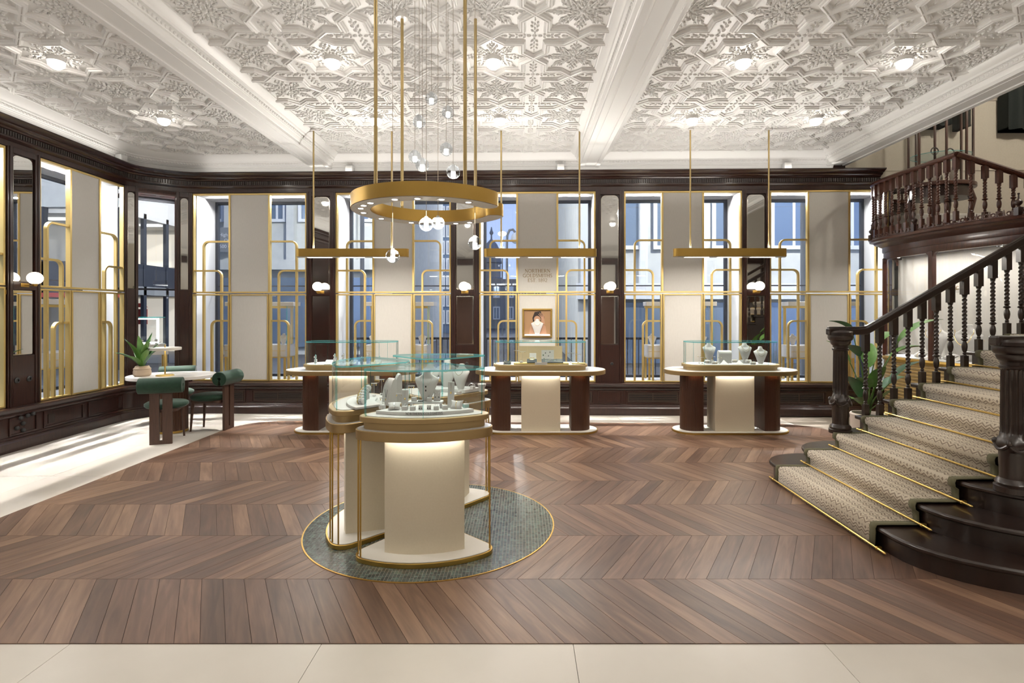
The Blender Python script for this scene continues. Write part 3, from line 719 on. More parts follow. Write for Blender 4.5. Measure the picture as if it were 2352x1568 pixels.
# ---- C-shaped ring
RC = (-.69, 4.05); pend_lights(RC[0], RC[1], 2.334, .8, .8, 8, 24); t = thing('ring_pendant', 'open C-shaped brass ring lamp hanging over the curved cases', 'pendant lamp', (RC[0], RC[1], 2.334))
def cring(ri, ro, a0, a1, n=64):
    w2 = (ro-ri)/2; rm = (ro+ri)/2
    o = arc(0, 0, ro, a0, a1, n); c = (rm*math.cos(math.radians(a1)), rm*math.sin(math.radians(a1)))
    e1 = arc(c[0], c[1], w2, a1, a1+180, 8)[1:-1]; i_ = arc(0, 0, ri, a1, a0, n); c0 = (rm*math.cos(math.radians(a0)), rm*math.sin(math.radians(a0)))
    e0 = arc(c0[0], c0[1], w2, a0+180, a0+360, 8)[1:-1]; return o, e1, i_, e0
def ring_mesh(ri, ro, z0, z1, a0, a1):
    o, e1, i_, e0 = cring(ri, ro, a0, a1); m = MB(); loop = o+e1+i_+e0; m.wall(loop, z0, z1, True)
    n = 64; m2 = []
    for z in (z0, z1):
        vs = [(p[0], p[1], z) for p in o]+[(p[0], p[1], z) for p in reversed(i_)]
        m.add(vs, [(k, k+1, n+1+k+1, n+1+k) for k in range(n)])
        for e, a, b in ((e1, o[-1], i_[0]), (e0, i_[-1], o[0])): m.add([(q[0], q[1], z) for q in [a]+e+[b]], [tuple(range(len(e)+2))])
    return m
ring_mesh(.43, .574, 0, .095, 21, 333).to('ring_body', 'brass', t, smooth=35)
ring_mesh(.436, .568, -.004, .0, 21, 333).to('underside', 'cream_top', t)
for k, a in enumerate((60, 75, 90, 118, 150, 180, 200, 213, 226, 252, 270, 288, 310)):
    c = (.502*math.cos(math.radians(a)), .502*math.sin(math.radians(a)), -.004)
    s = MB().lathe([(.032, 0), (.032, -.002)], 16, c).to('spot_rim', 'white_gloss', t); MB().lathe([(.018, -.0021), (.018, -.003)], 16, c).to('spot_lens', 'lamp_spot', s)
for a in (53, 127, 233, 307):
    c = (.502*math.cos(math.radians(a)), .502*math.sin(math.radians(a)), 0)
    MB().lathe([(.0125, .09), (.0125, ZC-2.334)], 10, c).to('rod', 'rod_bronze', t, smooth=40)
    MB().lathe([(.05, ZC-2.334-.05), (.05, ZC-2.334)], 20, c).to('canopy', 'white_gloss', t, smooth=40)
# ---- cluster of clear glass globes
gl = [(991, 227, 27, 'highest'), (1029, 258, 26, 'second highest'), (963, 280, 27, 'third highest'), (1025, 343, 29, 'fourth highest'), (953, 360, 29, 'fifth highest'), (970, 379, 29, 'sixth highest'), (1041, 395, 32, 'seventh highest, just above the ring'),
      (979, 515, 32, 'inside the brass ring, left of two'), (1006, 512, 28, 'inside the brass ring, right of two'), (902, 588, 31, 'lowest, in front of the left bar pendant'), (1091, 558, 31, 'at the left end of the middle bar pendant')]
gm = MB().ell((0, 0, 0), (.050, .050, .050), 28, 16).mesh('glass_globe', 'globe_glass', 60)
gb = MB().lathe([(.015, -.038), (.017, -.034), (.017, .0)], 16).mesh('bulb', 'lamp_bulb', 40)
gs = MB().lathe([(.017, .0), (.017, .03), (.012, .05), (.012, .056)], 16).mesh('frosted_stem', 'white_matt', 40)
for px, py, d, wn in gl:
    Y = 4.05+(30-d)*.075+{953: .12, 970: -.1, 963: -.12}.get(px, 0); p = at(px, py, Y)
    t = thing('globe_pendant', 'small clear glass globe pendant, %s' % wn, 'pendant lamp', p, group='clear glass globe pendants')
    g = put('glass_globe', gm, t, (0, 0, 0)); put('bulb', gb, t, (0, 0, 0)); put('frosted_stem', gs, t, (0, 0, 0))
    MB().lathe([(.0016, .05), (.0016, ZC-p[2])], 6).to('cable', 'cable', t)
    MB().lathe([(.02, ZC-p[2]-.02), (.02, ZC-p[2])], 12).to('canopy', 'white_gloss', t, smooth=40)
# ---- wall globes
sph = MB().ell((0, 0, 0), (.078, .078, .072), 16, 9).mesh('globe', 'lamp_sconce', 60)
def sconce(M, u, label):
    t = thing('wall_sconce', label, 'wall lamp', M=M @ Matrix.Translation((u, -.145, 1.985)), group='opal globe wall lamps')
    put('globe', sph, t, (0, 0, 0))
    MB().lathe([(.02, -.095), (.026, -.072), (.03, -.066)], 14).to('cup', 'brass', t, smooth=40)
    MB().box(-.012, .012, -.01, .12, -.092, -.08).box(-.055, .055, .112, .122, -.105, -.06).to('arm', 'brass', t, bevel=.002)
for (a, b), wn in zip(PIL, ('first', 'second', 'third', 'fourth')):
    sconce(MBW, (a+b)/2, 'round opal globe lamp on the %s mirrored pilaster from the left of the back wall' % wn)
sconce(MLW, .274, 'round opal globe lamp on the left wall mirrored pilaster')
# ---- small fittings overhead
t = thing('smoke_detector', 'round white smoke detector on the ceiling behind the glass globes', 'detector', at(979, 212, 6.05)[:2]+(ZC,))
MB().lathe([(.062, 0), (.062, -.02), (.05, -.03), (.05, -.05), (.03, -.06)], 24).to('housing', 'white_gloss', t, smooth=30); MB().lathe([(.01, -.06), (.01, -.066)], 8).to('sensor', 'iron', t)
for px, wn in ((807, 'between the left ceiling beam and the ring lamp'), (1287, 'just left of the right ceiling beam'), (1802, 'above the rightmost bar pendant rod')):
    t = thing('wall_speaker', 'small white box speaker on the frieze %s' % wn, 'speaker', M=MBW @ Matrix.Translation((ub(px), -.03, 3.80)), group='white box speakers')
    MB().box(-.055, .055, -.10, -.0, -.04, .065).to('cabinet', 'white_matt', t, bevel=.012); MB().box(-.043, .043, -.104, -.10, -.028, .053).to('grille', 'plaster', t); MB().box(-.015, .015, .0, .02, -.02, .03).to('bracket', 'white_gloss', t)
M, l = seg_M(PCN[0], PCN[1]); t = thing('wall_speaker', 'small white box speaker on the frieze in the left corner', 'speaker', M=M @ Matrix.Translation((.0, -.03, 3.80)), group='white box speakers')
MB().box(-.06, .06, -.10, -.0, -.04, .07).to('cabinet', 'white_matt', t, bevel=.012); MB().box(-.045, .045, -.104, -.10, -.028, .055).to('grille', 'plaster', t)

# ================================================================ LETTERING (roman capitals as ribbons)
def glyph(ch):
    E = lambda cx, cz, rx, rz, a0, a1, n=14: [(cx+rx*math.cos(math.radians(a0+(a1-a0)*i/n)), cz+rz*math.sin(math.radians(a0+(a1-a0)*i/n))) for i in range(n+1)]
    th, k = .055, .13
    S = lambda x, z, w=.24: ([(x-w/2, z), (x+w/2, z)], .045)
    st = lambda x, w=k: [([(x, 0), (x, 1)], w), S(x, .02), S(x, .98)]
    G = {'N': (.86, st(.14, th)+[([(.14, .97), (.72, .03)], k), ([(.72, 0), (.72, 1)], th), S(.72, .98)]), 'O': (.9, [(E(.43, .5, .36, .47, 0, 360, 24), .095)]),
         'R': (.78, st(.16)+[([(.16, .97), (.36, .97)]+E(.36, .74, .22, .23, 90, -90)+[(.16, .5)], .08), ([(.36, .5), (.68, .02)], .11)]), 'T': (.74, [([(.35, 0), (.35, 1)], k), S(.35, .02), ([(.04, .97), (.66, .97)], .06), ([(.05, .97), (.05, .8)], .05), ([(.65, .97), (.65, .8)], .05)]),
         'H': (.88, st(.16)+st(.70)+[([(.16, .52), (.70, .52)], .06)]), 'E': (.68, st(.16)+[([(.16, .97), (.56, .97)], .06), ([(.16, .52), (.46, .52)], .06), ([(.16, .03), (.58, .03)], .06), ([(.57, .03), (.57, .2)], .05), ([(.55, .97), (.55, .8)], .05)]),
         'G': (.88, [(E(.44, .5, .36, .47, 50, 310, 20), .1), ([(.68, .0), (.68, .45)], .11), S(.68, .45)]), 'L': (.66, st(.16)+[([(.16, .03), (.58, .03)], .06), ([(.58, .03), (.58, .24)], .05)]),
         'D': (.86, st(.16)+[([(.16, .97), (.34, .97)]+E(.34, .5, .38, .47, 90, -90, 16)+[(.16, .03)], .09)]), 'S': (.6, [(E(.28, .74, .19, .23, 30, 250, 12)+E(.28, .26, .21, .23, 80, -150, 12), .1)]),
         'M': (1.02, st(.12, th)+[([(.12, .97), (.49, .05)], .12), ([(.49, .05), (.86, .97)], th), ([(.86, 0), (.86, 1)], k), S(.86, .02), S(.86, .98)]), 'I': (.36, st(.16)), '.': (.28, [([(.1, .0), (.1, .11)], .11)]),
         '1': (.5, [([(.24, 0), (.24, 1)], .11), S(.24, .02), ([(.24, .98), (.08, .82)], .06)]), '8': (.6, [(E(.28, .75, .18, .22, 0, 360, 18), .08), (E(.28, .27, .22, .25, 0, 360, 18), .09)]),
         '9': (.6, [(E(.28, .68, .21, .29, 0, 360, 18), .09), ([(.49, .68), (.42, .3), (.2, .02)], .08)]), '2': (.6, [(E(.28, .72, .2, .25, 160, -30, 12)+[(.07, .04)], .09), ([(.06, .04), (.52, .04)], .09)]), ' ': (.4, [])}
    return G[ch]
def text_w(s): return sum(glyph(c)[0] for c in s)
def letters(parent, s, cx, z, h, y0, y1, mats, M=None, name='letter', xs=1.0):
    x = cx-text_w(s)*h*xs/2+.1*h
    for c in s:
        w_, st = glyph(c)
        if st:
            m = MB().xf(M)
            for pts, wd in st: m.strip([(x+p[0]*h*xs, z+p[1]*h) for p in pts], wd*h, y0, y1)
            m.to(name, mats, parent)
        x += w_*h*xs
W3 = WIN[2]; wmid = (BAY[2][1]-BAY[2][0])/2
for s, pz in (('NORTHERN', 625.8), ('GOLDSMITHS', 636.6), ('EST. 1892', 647.4)):
    letters(W3, s, wmid, HC-(pz-VY)*8.42/FPX, .053, -.006, .001, 'letters_gold', xs=1.16)
# framed niche picture in the door below the lettering
nf = thing('framed_display', 'gold framed showcase picture of a posed hand and necklace bust below the lettering', 'picture', M=WIN[2].matrix_basis @ Matrix.Translation((wmid, -.005, 1.42)))
g = MB(); frame_rect(g, -.232, .232, -.225, .225, .026, -.03, .0); g.to('frame', 'brass', nf, bevel=.003)
MB().box(-.206, .206, -.004, .0, -.2, .2).to('backdrop', 'tan_print', nf)
MB().xf(Matrix.Rotation(PI/2, 4, 'X')).prism([(-.06+.0, -.02), (.1, -.06), (.11, .1), (.05, .185), (-.04, .17), (-.075, .08)], .0045, .0065).to('printed_hair', 'hair_print', nf)
MB().xf(Matrix.Rotation(PI/2, 4, 'X')).prism(arc(.0, .06, .052, 0, 360, 18)[:-1], .007, .0085).to('printed_face', 'skin_print', nf)
hp = MB().xf(Matrix.Rotation(PI/2, 4, 'X'))
hp.prism([(-.13, -.19), (.15, -.19), (.13, -.05), (.06, .0), (-.05, -.01), (-.11, -.06)], .0068, .0082)
hp.prism([(.06, -.02), (.12, -.02), (.105, .08), (.085, .10), (.06, .09)], .009, .0102)
for k, (a, ln) in enumerate(((112, .07), (100, .085), (90, .08), (80, .06))):
    q = (.065+.012*k, .085); d = (math.cos(math.radians(a+18)), math.sin(math.radians(a+18))); hp.prism([(q[0]-.006, q[1]), (q[0]+.006, q[1]), (q[0]+.005+d[0]*ln, q[1]+d[1]*ln), (q[0]-.005+d[0]*ln, q[1]+d[1]*ln)], .009, .0102)
hp.to('printed_hand', 'skin_print', nf)
MB().box(-.2, .2, -.06, -.004, -.2, -.178).to('ledge', 'white_gloss', nf); MB().box(-.19, .19, -.055, -.05, -.1775, -.174).to('ledge_light', 'led_case', nf)
# ================================================================ JEWELLERY DISPLAY PIECES
def loft(sections, n=18, mi=None):
    m = MB(); vs = []; fs = []
    for (z, cx, cyy, rx, ry) in sections:
        for j in range(n):
            a = 2*PI*j/n; vs.append((cx+rx*math.cos(a), cyy+ry*math.sin(a), z))
    for i in range(len(sections)-1):
        for j in range(n): k = (j+1) % n; fs.append((i*n+j, i*n+k, (i+1)*n+k, (i+1)*n+j))
    fs.append(tuple(reversed(range(n)))); b = (len(sections)-1)*n; fs.append(tuple(b+j for j in range(n)))
    return m.add(vs, fs, mi)
BUST = loft([(0, 0, 0, .030, .016), (.006, 0, 0, .034, .018), (.04, 0, -.003, .047, .022), (.09, 0, -.006, .066, .026), (.135, 0, -.003, .084, .026), (.160, 0, .004, .094, .022), (.170, 0, .008, .094, .018), (.176, 0, .010, .086, .018), (.190, 0, .014, .058, .022), (.203, 0, .016, .038, .023), (.215, 0, .018, .029, .023), (.236, 0, .021, .026, .022), (.238, 0, .021, .020, .017)], 24).mesh('bust_body', 'suede_grey', 50)
def chainm(drop, wd=.05, r=.0016):
    pts = []
    for i in range(17):
        t = -1+2*i/16; x = wd*math.sin(t*PI/2); z = .205-drop*(1-abs(t)**1.7)
        y = -.030-.012*(1-abs(t)) if abs(t) < .8 else -.018
        pts.append((x, y, z))
    return MB().tube(pts, r, 5)
CH1 = chainm(.07).mesh('chain', 'gold', 60); CH2 = chainm(.10, .056).mesh('chain', 'gold', 60); CH3 = chainm(.085, .045, .001).mesh('chain', 'silver', 60)
def bust(loc, s, rz, label, chains=(), pend=None, group='necklace busts'):
    t = thing('necklace_bust', label, 'necklace bust', loc, rz, group); t.scale = (s, s, s)
    put('bust_body', BUST, t, (0, 0, 0))
    for c in chains: put('necklace', c, t, (0, 0, 0))
    if pend:
        for z in pend: MB().box(-.005, .005, -.050, -.044, z-.007, z+.007).to('pendant', 'gem_dark', t, bevel=.002)
    return t
RB = (MB().cbox(0, 0, 0, .032, .03, .022).mesh('box_body', 'suede_grey'), MB().cbox(0, 0, .022, .030, .028, .004).mesh('box_lining', 'white_matt'),
      MB().tube([(.0075*math.cos(2*PI*i/14), 0, .031+.0075*math.sin(2*PI*i/14)) for i in range(14)], .0012, 5, True).ell((0, 0, .0405), (.003, .003, .002), 6, 4).mesh('ring', 'silver', 60))
def ring_box(loc, label, rz=0, mint=False, group='ring boxes'):
    t = thing('ring_box', label, 'ring box', loc, rz, group); b = put('box_body', RB[0], t, (0, 0, 0)); put('box_lining', RB[1], t, (0, 0, 0)); put('ring', RB[2], t, (0, 0, 0))
    if mint: b.data = b.data.copy(); b.data.materials[0] = MATS['mint']
    return t
def pill_cushion(loc, label, rz=0, tilt=.5, s=1.0, band='gold'):
    t = thing('bracelet_cushion', label, 'cushion', loc, rz, 'bracelet cushions'); t.scale = (s, s, s)
    m = MB(); n = 9; vs = []; fs = []
    for sd in (1, -1):
        for i in range(n):
            for j in range(n):
                x = -1+2*i/(n-1); y = -1+2*j/(n-1); e = (1-x**4)*(1-y**4); pin = 1-.10*(1-max(x*x, y*y))*0-.10*min(x*x, y*y)*-0
                k = 1-.16*(1-min(abs(x), abs(y))**2)*max(abs(x), abs(y))**2
                vs.append((x*.042*k, y*.034*k, sd*.015*max(0, e)**.6))
    for sd in (0, 1):
        for i in range(n-1):
            for j in range(n-1):
                a = sd*n*n+i*n+j; q = (a, a+n, a+n+1, a+1); fs.append(q if sd == 0 else tuple(reversed(q)))
    R = Matrix.Translation((0, 0, .024)) @ Matrix.Rotation(tilt, 4, 'X')
    m.xf(R).add(vs, fs); m.to('cushion', 'suede_grey', t, smooth=60)
    b = MB().xf(R).tube([(0*i+.002*math.sin(i), .030*math.cos(2*PI*i/20), .0165*math.sin(2*PI*i/20)) for i in range(20)], .0018, 5, True); b.to('bracelet', band, t, smooth=60)
    return t
def pad_stand(loc, label, w, h, rz=0, lean=.25, drop=None, ear=0, cat='stand'):
    t = thing('pendant_stand', label, cat, loc, rz, 'upright display pads'); R = Matrix.Rotation(-lean, 4, 'X')
    MB().xf(R).box(-w/2, w/2, -.004, .004, 0, h).to('pad', 'suede_grey', t, bevel=.003)
    MB().xf(R @ Matrix.Translation((0, .004, h*.55)) @ Matrix.Rotation(.75, 4, 'X')).box(-w/4, w/4, 0, .003, -h*.45, 0).to('easel', 'suede_grey', t)
    if drop: MB().xf(R).tube([(-.006, -.006, h*.98), (0, -.006, drop+.012), (.006, -.006, h*.98)], .0006, 4).ell((0, -.007, drop), (.0055, .003, .008), 8, 5).to('pendant', 'gold', t, smooth=60)
    for k in range(ear):
        for sx in (-1, 1): MB().xf(R).ell((sx*w*.26, -.007, h*(.32+.36*k)), (.004, .003, .004), 8, 5).to('earring', 'gem_dark' if k == 0 else 'silver', t, smooth=60)
    return t
def t_stand(loc, label, h=.07, rz=0, metal='gold', w=.045):
    t = thing('earring_stand', label, 'earring stand', loc, rz, 'T shaped earring stands')
    MB().cbox(0, 0, 0, .022, .022, .014).to('foot', 'suede_grey', t, bevel=.002); MB().lathe([(.0012, .014), (.0012, h)], 6).to('stem', 'silver', t); MB().cbox(0, 0, h, w, .006, .006).to('crossbar', 'white_gloss', t)
    for sx in (-1, 1): MB().ell((sx*w*.38, -.004, h-.008), (.0035, .003, .006), 8, 5).to('earring', metal, t, smooth=60)
    return t
def bangle_roll(loc, label, rz=0, n=4, l=.07, r=.02):
    t = thing('bracelet_roll', label, 'display roll', loc, rz, 'bracelet rolls')
    MB().xf(Matrix.Translation((0, 0, r)) @ Matrix.Rotation(PI/2, 4, 'Y')).lathe([(r*.9, -l/2), (r, -l/2+.004), (r, l/2-.004), (r*.9, l/2)], 18).to('roll', 'suede_grey', t, smooth=40)
    for k in range(n):
        x = -l*.36+l*.72*k/max(1, n-1); MB().tube([(x, (r+.001)*math.cos(2*PI*i/20), r+(r+.001)*math.sin(2*PI*i/20)) for i in range(20)], .0016, 5, True).to('bracelet', 'gold' if k % 2 else 'silver', t, smooth=60)
    return t
def ramp(loc, label, w=.09, d=.10, h=.05, rz=0, mat_='suede_grey'):
    t = thing('necklace_ramp', label, 'display ramp', loc, rz, 'curved necklace ramps'); n = 10; pts = [(d*(i/n-.5), h*(1-math.cos(PI*i/n))/2+.006) for i in range(n+1)]
    m = MB(); vs = [(-w/2, y, z) for y, z in pts]+[(w/2, y, z) for y, z in pts]+[(-w/2, y, 0) for y, z in pts]+[(w/2, y, 0) for y, z in pts]; q = n+1
    fs = [(i, i+1, q+i+1, q+i) for i in range(n)]+[(2*q+i, 2*q+i+1, i+1, i) for i in range(n)]+[(q+i, q+i+1, 3*q+i+1, 3*q+i) for i in range(n)]+[(n, 2*q+n, 3*q+n, q+n), (0, q, 3*q, 2*q)]
    m.add(vs, fs).to('ramp_body', mat_, t, smooth=40)
    MB().tube([(w*.3*math.sin(2*PI*i/20), -d*.1+d*.28*math.cos(2*PI*i/20), h*.5*(1-math.cos(PI*(.4+.28*math.cos(2*PI*i/20))))+.008) for i in range(20)], .0012, 5, True).to('necklace', 'gold', t, smooth=60)
    return t
def cone_pad(loc, label, rz=0):
    t = thing('necklace_pad', label, 'display pad', loc, rz, 'cone necklace pads')
    loft([(0, 0, 0, .055, .034), (.006, 0, 0, .056, .035), (.012, 0, .002, .048, .030), (.03, .0, .012, .028, .018), (.048, 0, .020, .012, .009), (.055, 0, .022, .006, .004)], 18).to('pad_body', 'suede_grey', t, smooth=50)
    MB().tube([(.03*math.cos(2*PI*i/18), -.002+.018*math.sin(2*PI*i/18), .024+.006*math.sin(2*PI*i/18)) for i in range(18)], .001, 5, True).to('necklace', 'silver', t, smooth=60)
    return t
def watch(loc, label, rz=0, s=1, col='mint'):
    t = thing('wrist_watch', label, 'watch', loc, rz, 'watches on stands'); t.scale = (s, s, s)
    MB().cbox(0, 0, 0, .03, .03, .012).to('stand_base', 'suede_grey', t)
    MB().tube([(0, .022*math.cos(2*PI*i/24), .042+.026*math.sin(2*PI*i/24)) for i in range(24)], .0065, 6, True, flat=.45).to('strap', 'silver' if col != 'mint' else 'mint', t, smooth=60)
    MB().xf(Matrix.Translation((0, -.026, .042)) @ Matrix.Rotation(PI/2, 4, 'X')).lathe([(.016, -.003), (.016, .003), (.014, .005)], 18).to('watch_case', 'silver', t, smooth=40)
    MB().xf(Matrix.Translation((0, -.0315, .042)) @ Matrix.Rotation(PI/2, 4, 'X')).lathe([(.013, 0), (.013, .0006)], 18).to('dial', 'white_gloss', t)
    return t
def tray(loc, w, d, label, rz=0, col='suede_black', n=0, h=.012, tilt=0):
    t = thing('jewellery_tray', label, 'tray', loc, rz, 'jewellery trays'); R = Matrix.Rotation(tilt, 4, 'X')
    MB().xf(R).box(-w/2, w/2, 0, d, 0, h).to('tray_body', col, t, bevel=.002)
    for i in range(n):
        for j in range(3):
            x = -w*.42+w*.84*i/max(1, n-1); MB().xf(R).ell((x, d*(.2+.3*j), h+.002), (.0045, .006, .003), 6, 4).to('jewel', 'gold' if (i+j) % 2 else 'silver', t, smooth=60)
    return t

# ================================================================ LONG COUNTERS AND THEIR GLASS CASES
def led(parent, name, mb, m): return mb.to(name, m, parent)
def glass_case(parent_label, cat_loc, rz, outline, z0, lip, ztop, joints, pad='white_matt'):
    """outline(inset) -> CCW polygon; z0 bottom of the plinth, lip its top, ztop the top of the glass"""
    t = thing('glass_case', parent_label, 'display case', cat_loc, rz, 'glass jewellery cases')
    MB().prism(outline(.022), z0, lip-.034).to('plinth', 'champagne_base', t, smooth=30)
    MB().prism(outline(0), lip-.034, lip).to('plinth_lip', 'champagne_base', t, smooth=30, bevel=.004)
    MB().prism(outline(.035), lip, lip+.003).to('case_floor', pad, t)
    gl_ = outline(.022); 
    MB().wall(gl_, lip, ztop-.012, True).to('glass_wall', 'glass', t, smooth=35)
    MB().prism(gl_, ztop-.012, ztop, mi=1, top=0, bot=0).to('glass_lid', ['glass_top', 'glass_edge'], t)
    N = len(gl_)
    for f in joints:
        p = gl_[int(f*N) % N]; q = gl_[(int(f*N)+1) % N]; d = strokes_norm(p, q); a = math.atan2(d[1], d[0])
        MB().xf(Matrix.Translation((p[0], p[1], 0)) @ Matrix.Rotation(a, 4, 'Z')).box(-.0018, .0018, -.0022, .0022, lip, ztop-.012).to('glass_joint', 'glass_seam', t)
    return t
CASES = {}
for (x, y, wn) in TBL:
    lab = {'leftmost': 'long pill-shaped brass-edged counter on fluted legs, leftmost', 'middle': 'long pill-shaped brass-edged counter on fluted legs below the lettered panel', 'rightmost': 'long pill-shaped brass-edged counter on fluted legs nearest the stairs'}[wn]
    t = thing('long_counter', lab, 'counter', (x, y, 0), 0, 'long counters')
    MB().prism(pill(.505, .26, 14), 0.004, .026).to('base_rim', 'brass', t, smooth=30)
    MB().prism(pill(.505, .25, 14), .026, .032).to('base_top', 'cream_top', t)
    MB().box(-.255, .255, -.18, .14, .032, .772).to('centre_block', 'cream_leather', t, bevel=.004)
    for s in (-1, 1):
        n = 13; m = MB(); pts = []
        base = [(.40, -.16), (.50, -.16)]+arc(.50, 0, .16, -90, 90, 22)+[(.40, .16)]
        fl_ = []
        for i in range(len(base)-1):
            a, b = base[i], base[i+1]; l = math.dist(a, b); k = max(1, round(l/.0115))
            if i == len(base)-2: k = 1
            for j in range(k):
                u = j/k; d = strokes_norm(a, b); nx, ny = d[1], -d[0]
                p = (a[0]+(b[0]-a[0])*u, a[1]+(b[1]-a[1])*u); q = (a[0]+(b[0]-a[0])*(u+.62/k), a[1]+(b[1]-a[1])*(u+.62/k))
                fl_ += [p, q, (q[0]-nx*.006, q[1]-ny*.006), (a[0]+(b[0]-a[0])*(u+.97/k)-nx*.006, a[1]+(b[1]-a[1])*(u+.97/k)-ny*.006)]
        fl_.append((.40, .16))
        poly = [(s*p[0], p[1]) for p in fl_]
        if s < 0: poly.reverse()
        MB().prism(poly, .032, .772).to('fluted_leg', 'walnut_flute', t)
        led(t, 'warm_led', MB().box(s*.52-.09, s*.52+.09, -.185, -.172, .768, .772), 'led_warm')
    led(t, 'led_strip', MB().box(-.24, .24, -.215, -.20, .768, .772), 'led_white')
    MB().prism(pill(.52, .35, 14), .772, .826).to('counter_rim', 'champagne', t, smooth=30, bevel=.003)
    MB().prism(pill(.52, .344, 14), .826, .829).to('counter_top', 'counter_white', t)
    ol = lambda i: rrect(.625-i, .245-i, .20-i*.5, 8)
    CASES[wn] = glass_case({'leftmost': 'glass case of watches on the leftmost long counter', 'middle': 'glass case of gold and black trays on the middle long counter', 'rightmost': 'glass case of necklace busts on the rightmost long counter'}[wn], (x, y-.005, .829), 0, ol, 0, .072, .372, (.02, .23, .27, .48, .52, .73, .77, .98))
ZF = .829+.075
# rightmost: busts, rolls, pads
x0, y0, _ = TBL[2]
def tab(px, Y): return (px-VX)*Y/FPX
Yq = y0
bust((tab(1629, 7.22), 7.22, ZF+.045), .98, .1, 'grey necklace bust wearing a fine chain, leftmost in the rightmost long case', (CH3,))
bust((tab(1711, 7.22), 7.22, ZF+.045), .98, .0, 'grey necklace bust wearing two gold chains, middle of the rightmost long case', (CH1, CH2))
bust((tab(1747, 7.16), 7.16, ZF), .95, -.1, 'grey necklace bust wearing two gold chains, rightmost in the rightmost long case', (CH1, CH2))
for px, w in ((1629, .1), (1711, .1)): MB().cbox(tab(px, 7.22), 7.22, ZF, w, .08, .045).to('riser_block', 'suede_grey', None, label='grey riser block under the %s necklace bust of the rightmost case' % ('leftmost' if px < 1700 else 'middle'), cat='riser', bevel=.002)
t = thing('necklace_drape', 'tall grey curved drape pad in the middle of the rightmost long case', 'display pad', (tab(1665, 7.25), 7.25, ZF)); pts = [(0, 0), (0, .13)]+arc(.04, .13, .04, 180, 0, 12)+[(.08, 0)]
MB().xf(Matrix.Rotation(PI/2, 4, 'Z') @ Matrix.Rotation(PI/2, 4, 'X')).prism([(p[0]-.02, p[1]) for p in pts][::-1], -.085, .085).to('drape_body', 'suede_grey', t, smooth=40)
for k, (px, Y, z, wn) in enumerate(((1624, 7.12, .012, 'first'), (1641, 7.08, .0, 'second'), (1687, 7.12, .02, 'third'), (1719, 7.10, .02, 'fourth'), (1729, 7.03, 0, 'fifth'))):
    bangle_roll((tab(px, Y), Y, ZF+z), 'small grey roll of bracelets, %s from the left in the rightmost long case' % wn, n=3+k % 3)
for k, (px, Y, wn) in enumerate(((1664, 7.05, 'left'), (1699, 7.05, 'right'))): cone_pad((tab(px, Y), Y, ZF), 'pale cone shaped necklace pad, %s one at the front of the rightmost case' % wn)
for px, wn in ((1614, 'left'), (1753, 'right')): MB().xf(Matrix.Translation((tab(px, 7.03), 7.03, ZF))).cbox(0, 0, 0, .055, .035, .004).to('price_card', 'white_gloss', None, label='small white card lying at the %s end of the rightmost case' % wn, cat='card')
for k, (px, Y, h, wn) in enumerate(((1606, 7.2, .10, 'first'), (1613, 7.15, .08, 'second'), (1639, 7.2, .09, 'third'), (1653, 7.12, .085, 'fourth'))): t_stand((tab(px, Y), Y, ZF), 'T shaped earring stand, %s from the left in the rightmost case' % wn, h)
def plinth_plate(poly, loc, h, label, rz=0, col='suede_grey'):
    return MB().prism(poly, 0, h).to('display_plinth', col, None, loc=loc, rz=rz, bevel=.003, label=label, cat='plinth', smooth=0)
pl = plinth_plate(rrect(.46, .05, .03), (x0, 6.985+.05, ZF), .004, 'long flat grey plinth at the front of the rightmost case')
letters(pl, 'NORTHERN GOLDSMITHS', 0.05, 0, .013, 0, .0006, 'letters_grey', M=Matrix.Translation((0, -.038, .0042)) @ Matrix.Rotation(-PI/2, 4, 'X'))
# leftmost: watches and ramps
x0, y0, _ = TBL[0]
for k, (px, Y, z, s, cl, wn) in enumerate(((725, 7.2, .045, 1, 'mint', 'first, pale green'), (773, 7.15, .03, .95, 'silver', 'second, small steel'), (789, 7.22, .055, 1.05, 'silver', 'third, large steel'), (784, 7.1, .0, .95, 'mint', 'fourth, low pale green'), (831, 7.15, .03, .95, 'silver', 'fifth, small steel'), (846, 7.22, .055, 1.1, 'silver', 'sixth, large steel'), (872, 7.18, .03, 1, 'mint', 'seventh, pale green'), (769, 7.3, .06, .9, 'mint', 'eighth, at the back'))):
    watch((tab(px, Y), Y, ZF+z), 'wrist watch on a stand in the leftmost long case, %s' % wn, 0, s, cl)
    if z: MB().cbox(tab(px, Y), Y, ZF, .03, .03, z).to('watch_riser', 'suede_grey', None, label='small grey riser under the %s watch of the leftmost case' % wn.split(',')[0], cat='riser')
for px, wn in ((755, 'left'), (812, 'middle'), (866, 'right')): ramp((tab(px, 7.08), 7.08, ZF), 'pale curved necklace ramp, %s of three in the leftmost long case' % wn, .09, .10, .05)
